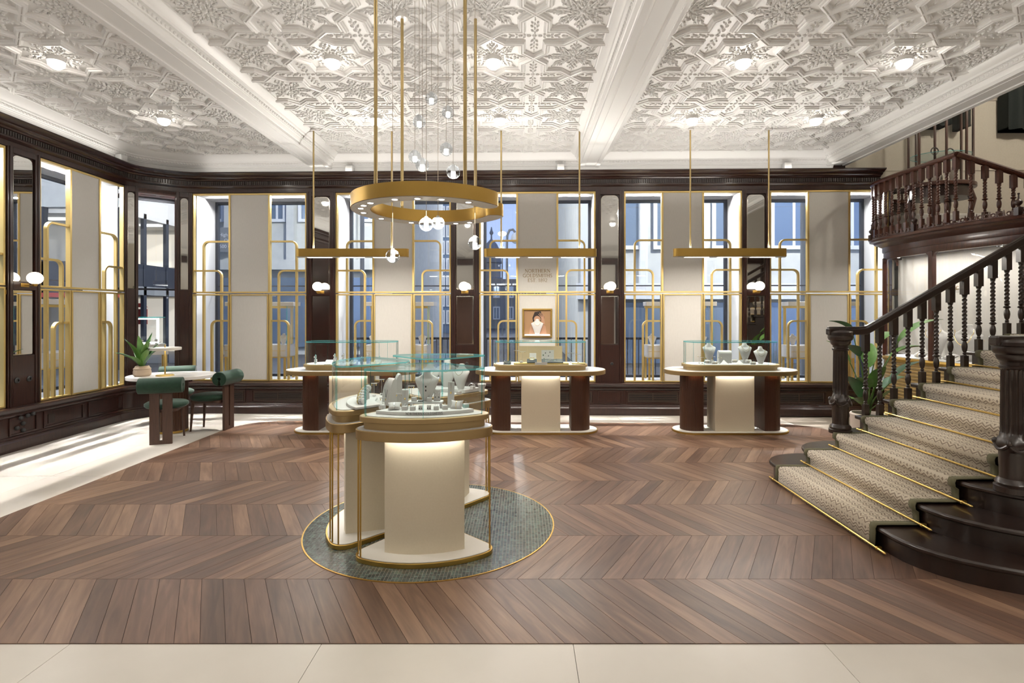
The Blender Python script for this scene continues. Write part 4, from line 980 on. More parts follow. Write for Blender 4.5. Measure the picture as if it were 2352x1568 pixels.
# middle: gold plinths, trays, a book card
x0, y0, _ = TBL[1]
plinth_plate(rrect(.36, .07, .02), (tab(1243, 7.10), 7.10, ZF), .018, 'wide yellow gold plinth in the middle long case', col='gold_suede')
plinth_plate(rrect(.09, .05, .02), (tab(1329, 7.12), 7.12, ZF), .014, 'small yellow gold plinth at the right of the middle long case', col='gold_suede')
MB().box(-.30, .30, -.004, .004, 0, .22).to('back_board', 'board_cream', None, loc=(tab(1241, 7.40), 7.40, ZF), label='upright cream gold board at the back of the middle long case', cat='board')
b = MB().box(-.085, .085, -.003, .003, 0, .17).to('picture_card', 'white_gloss', None, loc=(tab(1258, 7.34), 7.34, ZF), label='white card with printed flowers in the middle long case', cat='card')
for (x, z) in ((-.05, .05), (-.06, .1), (-.03, .13), (.01, .09), (.04, .03), (.03, .14)): MB().ell((x, -.004, z), (.008, .001, .010), 8, 4).to('printed_flower', 'leaf_dark' if x < -.04 else 'letters_grey', b)
tray((tab(1222, 7.04), 7.04, ZF+.018), .13, .11, 'dark jewellery tray with a gold necklace, left of two in the middle case', tilt=.35)
MB().tube([(.035*math.cos(2*PI*i/24), .055+.03*math.sin(2*PI*i/24), 0) for i in range(24)], .003, 5, True).xf(None).to('gold_necklace', 'gold', None, loc=(tab(1222, 7.04), 7.03, ZF+.055), label='gold necklace laid on the dark tray of the middle case', cat='necklace').rotation_euler = (.35, 0, 0)
tray((tab(1269, 7.04), 7.04, ZF+.018), .28, .11, 'wide dark tray full of gold jewels, right of two in the middle case', n=9, tilt=.35)
tray((tab(1165, 7.06), 7.06, ZF), .10, .06, 'small upright dark tray of silver rings at the left of the middle case', n=5, tilt=.6)
pad_stand((tab(1224, 7.22), 7.22, ZF+.018), 'dark upright pad with gold bracelets in the middle case', .09, .12).children[0].data.materials[0] = MATS['suede_black']
for k, (px, Y, h, wn) in enumerate(((1187, 7.2, .17, 'first and tallest'), (1200, 7.15, .14, 'second'), (1311, 7.2, .125, 'third'), (1328, 7.15, .11, 'fourth'))): t_stand((tab(px, Y), Y, ZF+(.014 if px > 1305 else .018 if px > 1195 else .0)), 'T shaped gold earring stand, %s from the left in the middle case' % wn, h, w=.085)
ring_box((tab(1197, 7.08), 7.08, ZF+.018), 'dark ring box at the left of the middle case', group='ring boxes').children[0].data = RB[0]
MB().box(-.08, .08, -.002, .002, 0, .032).to('name_card', 'white_gloss', None, loc=(tab(1243, 7.02), 7.02, ZF), label='small white name card at the front of the middle case', cat='card')

# ================================================================ CURVED CASES IN THE CENTRE
def pod_outline(a0):
    def f(i, R=.74, ri=.16, h=41, rr=.10):
        a = math.radians
        s = arc(0, 0, R, a0-h, a0+h, 14)+[(ri*math.cos(a(a0+h)), ri*math.sin(a(a0+h))), (ri*math.cos(a(a0-h)), ri*math.sin(a(a0-h)))]
        r2 = max(.03, rr-i*.6)
        return buf(inset(s, r2+i), r2, 6)
    return f
PODS = [(276, 'front'), (184, 'left'), (92, 'rear')]
for a0, wn in PODS:
    f = pod_outline(a0)
    t = thing('curved_counter', {'front': 'curved brass-edged counter on a cream pedestal, nearest the camera', 'left': 'curved brass-edged counter on a cream pedestal, left of the front one', 'rear': 'curved brass-edged counter on a cream pedestal, behind the front one'}[wn], 'counter', (RC[0], RC[1], 0.008), 0, 'curved counters')
    MB().prism(f(0), 0, .030).to('base_rim', 'brass', t, smooth=30, bevel=.002)
    MB().prism(f(.012), .030, .034).to('base_top', 'cream_top', t)
    ar = math.radians
    ped = arc(0, 0, .615, a0-24.5, a0+24.5, 16)+[(.24*math.cos(ar(a0+40)), .24*math.sin(ar(a0+40))), (.24*math.cos(ar(a0-40)), .24*math.sin(ar(a0-40)))]
    MB().prism(ped, .034, .772).to('pedestal', 'cream_leather', t, smooth=30)
    MB().prism(f(0), .772, .832).to('counter_rim', 'champagne', t, smooth=30, bevel=.003)
    MB().prism(f(.008), .832, .8345).to('counter_top', 'counter_white', t)
    o_ = arc(0, 0, .66, a0-23, a0+23, 16); i_ = arc(0, 0, .645, a0-23, a0+23, 16); n = 17
    led(t, 'led_strip', MB().add([(p[0], p[1], .770) for p in o_+i_], [(k, k+1, n+k+1, n+k) for k in range(16)]), 'led_white')
    fo = f(.012); N = len(fo)
    for s, das in {'front': ((-1, (0, 3.2)), (1, (0,))), 'left': ((1, (0, 4.5, 9)), (-1, (0, 4))), 'rear': ((-1, (0, 3)), (1, (0, 3)))}[wn]:
        for da in das:
            aa = ar(a0+s*(36.5-da)); R_ = .74
            while R_ > .3 and len(clip([(R_*math.cos(aa)+q[0], R_*math.sin(aa)+q[1]) for q in ((0, 0), (.0005, 0), (0, .0005))], fo)) < 3: R_ -= .004
            MB().lathe([(.0055, .032), (.0055, .774)], 10, (R_*math.cos(aa), R_*math.sin(aa), 0)).to('rod', 'brass', t, smooth=40)
    g = lambda i, f=f: f(i+.02)
    CASES[wn] = glass_case({'front': 'curved glass jewellery case nearest the camera', 'left': 'curved glass jewellery case left of the front one', 'rear': 'curved glass jewellery case behind the front one'}[wn], (RC[0], RC[1], .8425), 0, g, 0, .08, .380, (.03, .16, .30, .42, .6, .8), 'white_gloss')
ZP = .8425+.083
# front case contents
def fp(px, Y, z=0): return ((px-VX)*Y/FPX, Y, ZP+z)
a0 = 276; ar = math.radians
def arcband(R0, R1, a, h, n=14): return arc(0, 0, R0, a-h, a+h, n)+arc(0, 0, R1, a+h*.93, a-h*.93, n)
fpl = MB().prism(arcband(.615, .50, 276, 31), 0, .022).to('display_plinth', 'suede_grey', None, loc=(RC[0], RC[1], ZP), bevel=.004, label='curved grey plinth lettered NORTHERN GOLDSMITHS in the front case', cat='plinth')
s = 'NORTHERN GOLDSMITHS'; tw = text_w(s); x = -tw/2*.0165
for c in s:
    w_, st = glyph(c); R_ = .6155; a = ar(276)+(x+w_*.0165/2)/R_
    if st:
        M = Matrix.Translation((R_*math.cos(a), R_*math.sin(a), .004)) @ Matrix.Rotation(a+PI/2, 4, 'Z') @ Matrix.Translation((-w_*.0165/2, 0, 0)); m = MB().xf(M)
        for pts, wd in st: m.strip([(p[0]*.0165, p[1]*.0165) for p in pts], wd*.0165*1.25, -.0012, .001)
        m.to('letter', 'letters_grey', fpl)
    x += w_*.0165
def fr(px, R_, z): 
    k = (px-VX)/FPX                                     # point on the circle R_ about the cluster centre seen in photo column px (near side)
    A = k*k+1; B = -2*(k*RC[0]+RC[1]); D = RC[0]**2+RC[1]**2-R_*R_; q = math.sqrt(max(0, B*B-4*A*D)); Y = (-B-q)/(2*A); return (k*Y, Y, ZP+z)
for k, (px, wn) in enumerate(((878, 'first'), (930, 'second'), (948, 'third'), (1002, 'fourth'), (1022, 'fifth'), (1070, 'sixth, pale green'))):
    p = fr(px, .545, .022); ring_box(p, 'small grey ring box on the lettered plinth, %s from the left' % wn, math.atan2(p[1]-RC[1], p[0]-RC[0])+PI/2, mint=(k == 5))
for px, wn in ((966, 'left'), (985, 'right')): pad_stand(fr(px, .535, .022), 'tiny white earring card on the lettered plinth, %s of two' % wn, .028, .030, ear=1)
pill_cushion(fr(906, .545, .022), 'plump grey cushion with a pearl bracelet on the lettered plinth', .2, .6, 1.0, 'silver')
pill_cushion(fr(1049, .545, .022), 'plump grey cushion with a gold rope bracelet on the lettered plinth', -.2, 1.0, 1.0, 'gold')
sh = thing('display_shelf', 'small white raised shelf in the front curved case', 'shelf', (fr(978, .43, 0)[0], fr(978, .43, 0)[1], ZP))
MB().prism(rrect(.115, .04, .012), .050, .064).to('shelf_top', 'white_matt', sh, bevel=.003)
for sx in (-.1, .1): MB().cbox(sx, .01, 0, .012, .03, .05).to('shelf_leg', 'suede_grey', sh)
SZ = .064
sx_, sy_, _z = fr(978, .43, 0)
bust((sx_+.005, sy_+.01, ZP+SZ), .86, .0, 'large grey necklace bust with two dark pendants in the front curved case', (CH3,), (.115, .085))
ring_box((sx_-.075, sy_-.015, ZP+SZ), 'small grey ring box at the left of the white shelf'); ring_box((sx_+.03, sy_-.03, ZP+SZ), 'small grey ring box in front of the bust on the white shelf')
pad_stand((sx_+.075, sy_, ZP+SZ), 'small grey pad of dark earrings on the white shelf', .046, .075, ear=2)
tray((sx_-.03, sy_-.032, ZP+SZ), .036, .016, 'tiny dark stone tray on the white shelf', h=.006)
pad_stand(fr(930, .43, 0), 'tall grey pad with a gold drop pendant, left of the bust', .046, .135, .1, .12, .075)
pad_stand(fr(1035, .43, 0), 'tallest grey pad with a gold drop pendant, right of the bust', .046, .185, -.1, .12, .11)
t_stand(fr(880, .47, 0), 'T shaped earring stand at the left end of the front case', .075); t_stand(fr(917, .40, 0), 'T shaped earring stand behind the tall left pad of the front case', .10); t_stand(fr(945, .36, 0), 'T shaped earring stand left of the bust in the front case', .15)
ring_box(fr(925, .50, 0), 'small grey ring box behind the pearl bracelet cushion', .2)
t = thing('pad_card', 'small pale card behind the gold rope cushion', 'card', fr(1058, .49, 0)); MB().xf(Matrix.Rotation(-.2, 4, 'X')).box(-.012, .012, -.003, .003, 0, .05).to('card_face', 'white_matt', t)
# left case contents
def pol(a, R_, z=0): return (RC[0]+R_*math.cos(ar(a)), RC[1]+R_*math.sin(ar(a)), ZP+z)
MB().prism(arcband(.60, .40, 200, 24), 0, .018).to('display_plinth', 'suede_grey', None, loc=(RC[0], RC[1], ZP), bevel=.004, label='curved grey plinth in the left curved case', cat='plinth')
for k in range(6):
    p = pol(214-k*5.5, .52-.012*k, .018); t = thing('bangle_stand', 'tilted grey bangle roll with gold bangles in the left case, number %s from the front' % ('one', 'two', 'three', 'four', 'five', 'six')[k], 'bangle stand', p, ar(214-k*6)+.4, 'bangle rolls in the left case')
    MB().xf(Matrix.Translation((0, 0, .022+.012*k)) @ Matrix.Rotation(PI/2, 4, 'X')).lathe([(.017, -.03), (.021, -.026), (.021, .026), (.017, .03)], 16).to('roll', 'suede_grey', t, smooth=40)
    for q in (-.014, .012): MB().tube([(.025*math.cos(2*PI*i/20), q, .022+.012*k+.025*math.sin(2*PI*i/20)) for i in range(20)], .0025, 5, True).to('bangle', 'gold' if q < 0 else 'silver', t, smooth=60)
    MB().cbox(0, 0, 0, .02, .04, .012*k+.004).to('foot', 'suede_grey', t)
for k, (a, R_, h, wn) in enumerate(((222, .33, .19, 'nearest'), (205, .25, .21, 'middle'), (188, .32, .17, 'farthest'))):
    t = thing('necklace_arch', 'tall curved grey necklace stand in the left case, %s' % wn, 'necklace stand', pol(a, R_), ar(a)+PI/2, 'curved necklace stands'); m = MB()
    pts = [(.05*(1-math.cos(PI/2*i/10)), h*math.sin(PI/2*i/10)) for i in range(11)]; q = [(p[0]+.006, p[1]-.004) for p in reversed(pts)]
    MB().xf(Matrix.Rotation(PI/2, 4, 'Z') @ Matrix.Rotation(PI/2, 4, 'X')).prism([(-.03, 0)]+[(p[0]-.03, p[1]) for p in pts]+[(.03, h*.9), (.03, 0)], -.035, .035).to('stand_body', 'suede_grey', t, smooth=40)
    MB().tube([(-.02, -.034, h*.6), (0, -.036, h*.3), (.02, -.034, h*.6)], .0012, 5).ell((0, -.037, h*.28), (.005, .003, .006), 8, 5).to('pendant', 'gem_dark', t, smooth=60)
for k, a in enumerate((170, 160, 150)): t_stand(pol(a, .5, 0), 'T shaped earring stand in the left curved case, %s from the front' % ('first', 'second', 'third')[k], .08+.02*k)
# rear case contents
MB().prism(arcband(.58, .40, 80, 26), 0, .03).to('display_plinth', 'suede_grey', None, loc=(RC[0], RC[1], ZP), bevel=.004, label='curved grey plinth in the rear curved case', cat='plinth')
for k, (a, R_, s_, z, wn) in enumerate(((84, .50, .95, .03, 'middle'), (64, .42, .86, .03, 'right'), (100, .44, .86, .03, 'left'))):
    bust(pol(a, R_, z), s_, ar(a)-PI/2, 'grey necklace bust seen from behind in the rear curved case, %s' % wn, (CH1,))
for k, (a, R_, wn) in enumerate(((52, .46, 'right'), (58, .34, 'middle'), (110, .36, 'left'))): ring_box(pol(a, R_, .03 if R_ > .4 else 0), 'small grey ring box in the rear curved case, %s' % wn, ar(a))
t = thing('watch_pillow_stand', 'flared grey cuff stand at the right of the rear case', 'display stand', pol(50, .55, 0)); loft([(0, 0, 0, .022, .022), (.03, 0, 0, .022, .022), (.055, 0, 0, .034, .034), (.065, 0, 0, .036, .036), (.068, 0, 0, .03, .03)], 18).to('stand_body', 'suede_grey', t, smooth=50)
MB().tube([pol(46, .3+.012*math.cos(2*PI*i/20), .03) if False else (.03*math.cos(2*PI*i/20), .0, .03+.03*math.sin(2*PI*i/20)) for i in range(20)], .002, 5, True).to('torque_necklace', 'silver', None, loc=pol(62, .56, .001), smooth=60, label='thin silver torque standing at the right of the rear case', cat='necklace')
# ================================================================ TABLE IN THE CORNER
tb = thing('round_table', 'white oval table on a fluted wooden drum in the corner', 'table', (-4.67, 7.2, 0), math.radians(15))
sup = [(.51*math.copysign(abs(math.cos(2*PI*i/48))**.85, math.cos(2*PI*i/48)), .405*math.copysign(abs(math.sin(2*PI*i/48))**.85, math.sin(2*PI*i/48))) for i in range(48)]
MB().prism(sup, .712, .758).to('table_top', 'white_gloss', tb, smooth=30, bevel=.006)
MB().lathe([(.185, .03), (.185, .712)], 144, mod=lambda a, z: 1-.035*(math.cos(36*a) > .1)).to('fluted_drum', 'walnut_flute', tb)
MB().lathe([(.19, .002), (.19, .03)], 48).to('brass_foot', 'brass', tb, smooth=30)
def chair(loc, rz, label):
    t = thing('dining_chair', label, 'chair', loc, rz, 'green velvet chairs')
    loft([(.405, 0, 0, .18, .18), (.412, 0, 0, .212, .212), (.435, 0, 0, .237, .237), (.462, 0, 0, .237, .237), (.482, 0, 0, .208, .208), (.492, 0, 0, .145, .145), (.496, 0, 0, .055, .055)], 32).to('seat', 'velvet_green', t, smooth=60)
    MB().prism(rrect(.15, .21, .08), .375, .41).to('seat_frame', 'chair_wood', t, bevel=.004)
    m = MB()
    for s in (-1, 1): m.box(min(s*.017, s*.117), max(s*.017, s*.117), -.262, -.232, 0, .70)
    m.box(-.017, .017, -.262, -.232, .0, .045); m.box(-.017, .017, -.262, -.232, .60, .70)
    m.to('back_slab', 'chair_wood', t)
    for s in (-1, 1): MB().tube([(s*.135, .15, .385), (s*.15, .175, .0)], [.021, .012], 10).to('leg', 'chair_wood', t, smooth=40)
    ro, ri = .095, .020; a0, a1 = -75, 255
    c = arc(0, 0, ro, a0, a1, 26)+[(p[0], p[1]) for p in arc(0, 0, ri, a1, a0, 16)]
    MB().xf(Matrix.Translation((0, -.247, .705)) @ Matrix.Rotation(PI/2, 4, 'Z') @ Matrix.Rotation(PI/2, 4, 'X')).prism(c, -.23, .23).to('bolster', 'velvet_green', t, smooth=50, bevel=.02)
    return t
chair((-4.43, 6.725, 0), .347, 'green velvet chair with slab back standing nearest the camera'); chair((-4.24, 7.33, 0), PI/2, 'green velvet chair with slab back at the right of the oval table'); chair((-4.97, 7.72, 0), -2.72, 'green velvet chair mostly hidden behind the oval table')
def leaf(m, base, az, el, L_, wd, droop, n=9, fold=.25):
    vs = []; fs = []; p = Vector(base); e = el; d0 = Vector((math.cos(az), math.sin(az), 0)); sd = Vector((-math.sin(az), math.cos(az), 0))
    for i in range(n+1):
        u = i/n; w_ = wd*(math.sin(PI*min(1, u*.93+.05))**.8)*(1-.25*u)
        dr = d0*math.cos(e)+Vector((0, 0, math.sin(e))); up = -d0*math.sin(e)+Vector((0, 0, math.cos(e)))
        vs += [tuple(p+sd*w_/2+up*w_*fold), tuple(p), tuple(p-sd*w_/2+up*w_*fold)]
        p = p+dr*(L_/n); e -= droop/n
    for i in range(n):
        a = 3*i; fs += [(a, a+1, a+4, a+3), (a+1, a+2, a+5, a+4)]
    m.add(vs, fs); return tuple(p)
zt = .758
pt = thing('potted_plant', 'small leafy plant in a beige woven pot on the oval table', 'plant', (-4.93, 7.0, zt))
MB().lathe([(.080, 0), (.098, .02), (.102, .05), (.094, .088), (.098, .092), (.098, .102), (.090, .106), (.074, .134), (.066, .134), (.066, .11)], 32).to('pot', 'pot_beige', pt, smooth=30)
MB().lathe([(.066, .11), (.066, .118)], 24).to('soil', 'soil', pt)
rl = random.Random(5)
for k in range(13):
    az = 2*PI*k/13*2.2+.3; el = 1.5-.06*k; el = max(el, 1.32) if math.cos(az-.23) > .55 else el; m = MB(); leaf(m, (.02*math.cos(az), .02*math.sin(az), .115), az, el, .46-.013*k, .10, .30+.05*k)
    m.to('leaf', 'leaf' if k % 3 else 'leaf_dark', pt, smooth=60)
tl = thing('table_lamp', 'slim brass table lamp with flat disc shade on the oval table', 'table lamp', (-4.674, 7.06, zt))
MB().lathe([(.105, 0), (.105, .006), (.095, .016), (.02, .022)], 32).to('base', 'brass_polished', tl, smooth=30)
MB().lathe([(.0085, .02), (.0085, .385), (.006, .39), (.006, .405)], 12).to('stem', 'brass_polished', tl, smooth=40)
MB().lathe([(.183, .335), (.186, .338), (.186, .366), (.183, .369)], 48).to('disc_shade', 'cream_top', tl, smooth=30)
MB().lathe([(.165, .333), (.165, .335)], 40).to('light_panel', 'lamp_shade', tl)

# ================================================================ STAIRCASE
st = thing('staircase', 'dark wooden staircase with patterned carpet runner and brass rods', 'staircase', (0, 0, 0))
RI, TR, X0, YM = .152, .265, 2.37, 4.27
def step_poly(s, ins=0):
    Xf = X0+TR*(s-1)+ins; wf = 1.23-.10*(s-1)-ins; wn = 1.40-.12*(s-1)-ins
    far = [(Xf+.45*(1-math.cos(PI/2*i/8)), YM+wf-.38+.38*math.sin(PI/2*i/8)) for i in range(9)]
    nr = [(Xf+(1.05-.1*s)*(1-math.cos(PI/2*i/10)), YM-wn+.62-.62*math.sin(PI/2*i/10)) for i in range(11)]
    return nr[::-1][::-1] and ([(4.2, YM-wn)]+nr[::-1]+far+[(4.2, YM+wf)])[::-1]
for s in range(1, 4):
    MB().prism(step_poly(s, .03), RI*(s-1) if s > 1 else .004, RI*s-.036).to('riser', 'ebony', st, smooth=30)
    MB().prism(step_poly(s), RI*s-.036, RI*s).to('tread', 'ebony', st, smooth=30, bevel=.012)
for s in range(4, 18):
    Xf = X0+TR*(s-1); MB().box(Xf+.03, Xf+TR+.06, 3.30, 5.11, RI*(s-1)-.04, RI*s-.036).to('riser', 'ebony', st)
    MB().box(Xf, Xf+TR+.03, 3.26, 5.15, RI*s-.036, RI*s).to('tread', 'ebony', st, bevel=.010)
sp_ = [(3.2, 0), (3.2, RI*3)]
for s in range(4, 18): sp_ += [(X0+TR*(s-1)+.035, RI*(s-1)), (X0+TR*(s-1)+.035, RI*s-.037)]
sp_ += [(X0+TR*17, RI*17-.037), (X0+TR*17, 0)]
for y in (3.31, 5.08): MB().xf(Matrix.Translation((0, y+.02, 0)) @ Matrix.Rotation(PI/2, 4, 'X')).prism(sp_, 0, .02).to('string_board', 'ebony', st)
# runner
prof_ = [(X0-.014, .006)]
for s in range(1, 17):
    Xf = X0+TR*(s-1); z = RI*s
    if s > 1: prof_.append((Xf+.016, RI*(s-1)+.010))
    prof_ += [(Xf+.012 if s > 1 else Xf-.012, z-.055), (Xf-.010, z-.040), (Xf-.013, z-.012), (Xf-.004, z+.008), (Xf+.02, z+.010)]
def runner(y0, y1, dz, nm, m_):
    vs = []; fs = []; uvs = []; acc = 0; n = len(prof_)
    for i, (x, z) in enumerate(prof_):
        if i: acc += math.dist(prof_[i-1], (x, z))
        vs += [(x-dz*.7, y0, z+dz), (x-dz*.7, y1, z+dz)]; uvs += [(y0, acc), (y1, acc)]
    fs = [(2*i, 2*i+1, 2*i+3, 2*i+2) for i in range(n-1)]
    me = bpy.data.meshes.new(nm); me.from_pydata(vs, [], fs); me.materials.append(MATS[m_]); uv = me.uv_layers.new(name='UVMap')
    for l in me.loops: uv.data[l.index].uv = uvs[l.vertex_index]
    for p in me.polygons: p.use_smooth = True
    me.set_sharp_from_angle(angle=math.radians(60))
    o = bpy.data.objects.new(nm, me); C.objects.link(o); o.parent = st
    so = o.modifiers.new('thickness', 'SOLIDIFY'); so.thickness = .006; so.offset = -1
    return o
runner(3.655, 4.965, 0, 'carpet_runner', 'carpet'); runner(3.60, 3.66, .002, 'carpet_border', 'olive'); runner(4.96, 5.02, .002, 'carpet_border', 'olive')
for s in range(1, 15):
    x = X0+TR*(s-1)-.028+(.03 if s > 1 else 0); z = RI*(s-1)+.026
    r_ = MB().tube([(x, 3.50, z), (x, 5.10, z)], .008, 8).to('stair_rod', 'brass_polished', st, smooth=40)
    for y in (3.565, 5.04): MB().cbox(x+.012, y, z-.012, .03, .016, .024).ell((x, y, z), (.013, .012, .013), 8, 6).to('bracket', 'brass_polished', r_, smooth=40)
    for y in (3.495, 5.105): MB().ell((x, y, z), (.009, .018, .009), 8, 6).to('finial', 'brass_polished', r_, smooth=60)
def baluster_mesh(L_, m_, tb=.17):
    m = MB(); h = .0225
    m.box(-h, h, -h, h, 0, .115)
    m.lathe([(.020, .115), (.013, .125), (.017, .135), (.011, .145), (.020, .165), (.024, .195), (.022, .225), (.013, .25), (.024, .258), (.031, .265), (.024, .272), (.013, .282), (.022, .292), (.022, .298), (.015, .306)], 14, capb=False, capt=False)
    z0, z1 = .306, L_-tb-.02; n = int((z1-z0)/.0075)
    m.lathe([(.0165, z0+(z1-z0)*i/n) for i in range(n+1)], 12, mod=lambda a, z: 1+.30*math.cos(2*(a-z*88)), capb=False, capt=False)
    m.lathe([(.015, z1), (.021, z1+.006), (.021, z1+.012), (.026, z1+.02)], 14, capb=False)
    h = .026; m.box(-h, h, -h, h, L_-tb, L_)
    return m.mesh('baluster', m_, 40)
zr = lambda x: 1.437+.5736*(x-3.265)
cache = {}
for i in range(24):
    x = 3.216+.1325*i; s = int((x-X0)/TR)+1; L_ = round(zr(x)-.02-RI*s, 3)
    if L_ not in cache: cache[L_] = baluster_mesh(L_, 'ebony')
    put('baluster', cache[L_], st, (x, 5.06, RI*s))
rail = [(2.86, 1.405), (3.16, 1.405), (3.215, 1.411), (3.29, 1.452)]+[(x/10, zr(x/10)) for x in range(36, 70, 4)]
MB().strip(rail, .062, 5.06-.036, 5.06+.036).strip([(p[0], p[1]+.035) for p in rail], .02, 5.06-.024, 5.06+.024).to('handrail', 'ebony', st, bevel=.012)
MB().strip([(p[0]+.1, p[1]) for p in rail], .062, 3.40-.036, 3.40+.036).to('handrail', 'ebony', st, bevel=.012)
def newel(x, y, z):
    fl_ = lambda a, zz: 1-.13*(.5+.5*math.cos(14*a)) if .36 < zz < .765 else (1+.05*math.cos(5*a+zz*20) if .25 < zz < .33 else 1)
    pr = [(.098, 0), (.098, .035), (.088, .04), (.092, .055), (.086, .07), (.070, .085), (.068, .10), (.072, .25), (.084, .27), (.086, .30), (.080, .325), (.070, .34), (.066, .355), (.066, .365), (.064, .37), (.061, .76), (.062, .77), (.070, .775), (.070, .79), (.064, .795), (.064, .815), (.078, .83), (.086, .85), (.086, .862), (.098, .87), (.106, .89), (.104, .912), (.112, .918), (.112, .94), (.10, .955), (.04, .965)]
    m = []
    for i in range(len(pr)-1):
        m.append(pr[i])
        if pr[i+1][1]-pr[i][1] > .1:
            for k in range(1, 6): u = k/6; m.append((pr[i][0]*(1-u)+pr[i+1][0]*u, pr[i][1]*(1-u)+pr[i+1][1]*u))
    m.append(pr[-1]); n = MB().lathe(m, 84, mod=fl_).to('newel_post', 'ebony', st, smooth=35, loc=(x, y, z))
    g = MB()
    for k in range(5):
        a = 2*PI*k/5
        pts = [(.086*math.cos(a+(2*PI/5)*u/8), .086*math.sin(a+(2*PI/5)*u/8), .30-.035*math.sin(PI*u/8)) for u in range(9)]; g.tube(pts, .011, 6); g.ell((.088*math.cos(a), .088*math.sin(a), .31), (.016, .016, .022), 8, 6)
    g.to('carved_garland', 'ebony', n, smooth=50)
newel(2.98, 5.06, RI*3); newel(3.09, 3.40, RI*3)

# ================================================================ CURVED CABINET UNDER THE GALLERY
def crom(P, n=6):
    out = []
    for i in range(len(P)-1):
        a = P[max(0, i-1)]; b = P[i]; c = P[i+1]; d = P[min(len(P)-1, i+2)]
        for k in range(n):
            t = k/n; out.append(tuple(.5*((2*b[j])+(-a[j]+c[j])*t+(2*a[j]-5*b[j]+4*c[j]-d[j])*t*t+(-a[j]+3*b[j]-3*c[j]+d[j])*t**3) for j in range(len(b))))
    out.append(tuple(P[-1])); return out
GP = [(5.62, 8.05), (5.42, 8.03), (5.32, 7.90), (5.28, 7.55), (5.31, 7.0), (5.40, 6.5), (5.58, 6.0), (5.95, 5.58), (6.5, 5.36), (8.9, 5.36)]
GC = crom(GP)
cab = thing('curved_cabinet', 'curved mahogany and glass display cabinet behind the stairs', 'cabinet', (0, 0, 0))
MB().sweep(GC, [(0, .0), (.02, 0), (.02, .10), (.0, .11), (.0, .90), (-.06, .90), (-.06, .0)]).to('base_panel', 'gold_suede', cab, smooth=30)
for k in range(16): MB().sweep(GC, [(.0, .14+.047*k), (.008, .15+.047*k), (.008, .17+.047*k), (.0, .18+.047*k)], cap=False).to('base_rib', 'champagne_base', cab, smooth=30)
MB().sweep(GC, [(-.05, .90), (.03, .90), (.035, .93), (.02, .955), (-.05, .96)]).to('sill', 'brass', cab, smooth=30)
flo = GC+[(8.9, 8.2)]
MB().prism(flo[::-1], .955, .965).to('display_floor', 'white_matt', cab)
MB().wall([p for p in GC], .965, 2.385).to('curved_glass', 'glass', cab, smooth=40)
HD = [(-.05, 2.36), (.012, 2.36), (.018, 2.375), (.018, 2.45), (.03, 2.455), (.035, 2.48), (.035, 2.53), (.06, 2.54), (.09, 2.56), (.13, 2.575), (.15, 2.60), (.19, 2.61), (.20, 2.64), (.17, 2.655), (-.05, 2.66)]
MB().sweep(GC, HD).to('cornice', 'mahogany_red', cab, smooth=25)
MB().prism(flo[::-1], 2.40, 2.64).to('gallery_floor', 'mahogany', cab)
def near_idx(px): return min(range(len(GC)), key=lambda i: abs(VX+FPX*GC[i][0]/GC[i][1]-px)-(0 if GC[i][1] > 5.6 else -1e9)*0)
posts = []
for px in (2027, 2137, 2346):
    i = near_idx(px); p = GC[i]; d = strokes_norm(GC[max(0, i-1)], GC[min(len(GC)-1, i+1)]); a = math.atan2(d[1], d[0])
    MB().xf(Matrix.Translation((p[0], p[1], 0)) @ Matrix.Rotation(a, 4, 'Z')).box(-.032, .032, -.03, .035, .955, 2.38).to('post', 'mahogany_red', cab, bevel=.006); posts.append(i)
for i0, i1 in ((0, posts[0]), (posts[0], posts[1]), (posts[1], posts[2])):     # rounded upper corners of the panes
    for i, sgn in ((i0, 1), (i1, -1)):
        p = GC[i]; d = strokes_norm(GC[max(0, i-1)], GC[min(len(GC)-1, i+1)]); a = math.atan2(d[1], d[0]); r_ = .09
        c = [(sgn*.03, 2.37), (sgn*.03, 2.37-r_)]+[(sgn*(.03+r_-r_*math.cos(t*PI/12)), 2.37-r_+r_*math.sin(t*PI/12)) for t in range(1, 7)]
        m = MB().xf(Matrix.Translation((p[0], p[1], 0)) @ Matrix.Rotation(a, 4, 'Z')); n = len(c)
        m.add([(q[0], -.02, q[1]) for q in c]+[(q[0], .02, q[1]) for q in c], [tuple(range(n)), tuple(reversed(range(n, 2*n)))]+[(k, n+k, n+(k+1) % n, (k+1) % n) for k in range(n)]).to('pane_corner', 'mahogany_red', cab)
BKP = crom([(5.72, 8.22), (5.74, 7.9), (5.78, 7.5), (5.84, 7.0), (5.97, 6.55), (6.25, 6.2), (6.8, 6.02), (8.8, 6.0)])
MB().wall(BKP, .965, 2.40).to('back_panel', 'cream_panel', cab, smooth=40)
def font(parent, s, size, M, m_, name='lettering', ext=.002):
    cu = bpy.data.curves.new('t', 'FONT'); cu.body = s; cu.size = size; cu.extrude = ext; o = bpy.data.objects.new('t', cu); C.objects.link(o)
    dg = bpy.context.evaluated_depsgraph_get(); me = bpy.data.meshes.new_from_object(o.evaluated_get(dg)); bpy.data.objects.remove(o); bpy.data.curves.remove(cu)
    me.materials.clear(); me.materials.append(MATS[m_]); q = bpy.data.objects.new(name, me); C.objects.link(q); q.parent = parent; q.matrix_basis = M; return q
ip = min(BKP, key=lambda p: abs(VX+FPX*p[0]/p[1]-2190)); font(cab, 'EC', .075, Matrix.Translation((ip[0]-.012, ip[1], 1.885)) @ Matrix.Rotation(-PI/2-.06, 4, 'Z') @ Matrix.Rotation(PI/2, 4, 'X'), 'letters_gold')
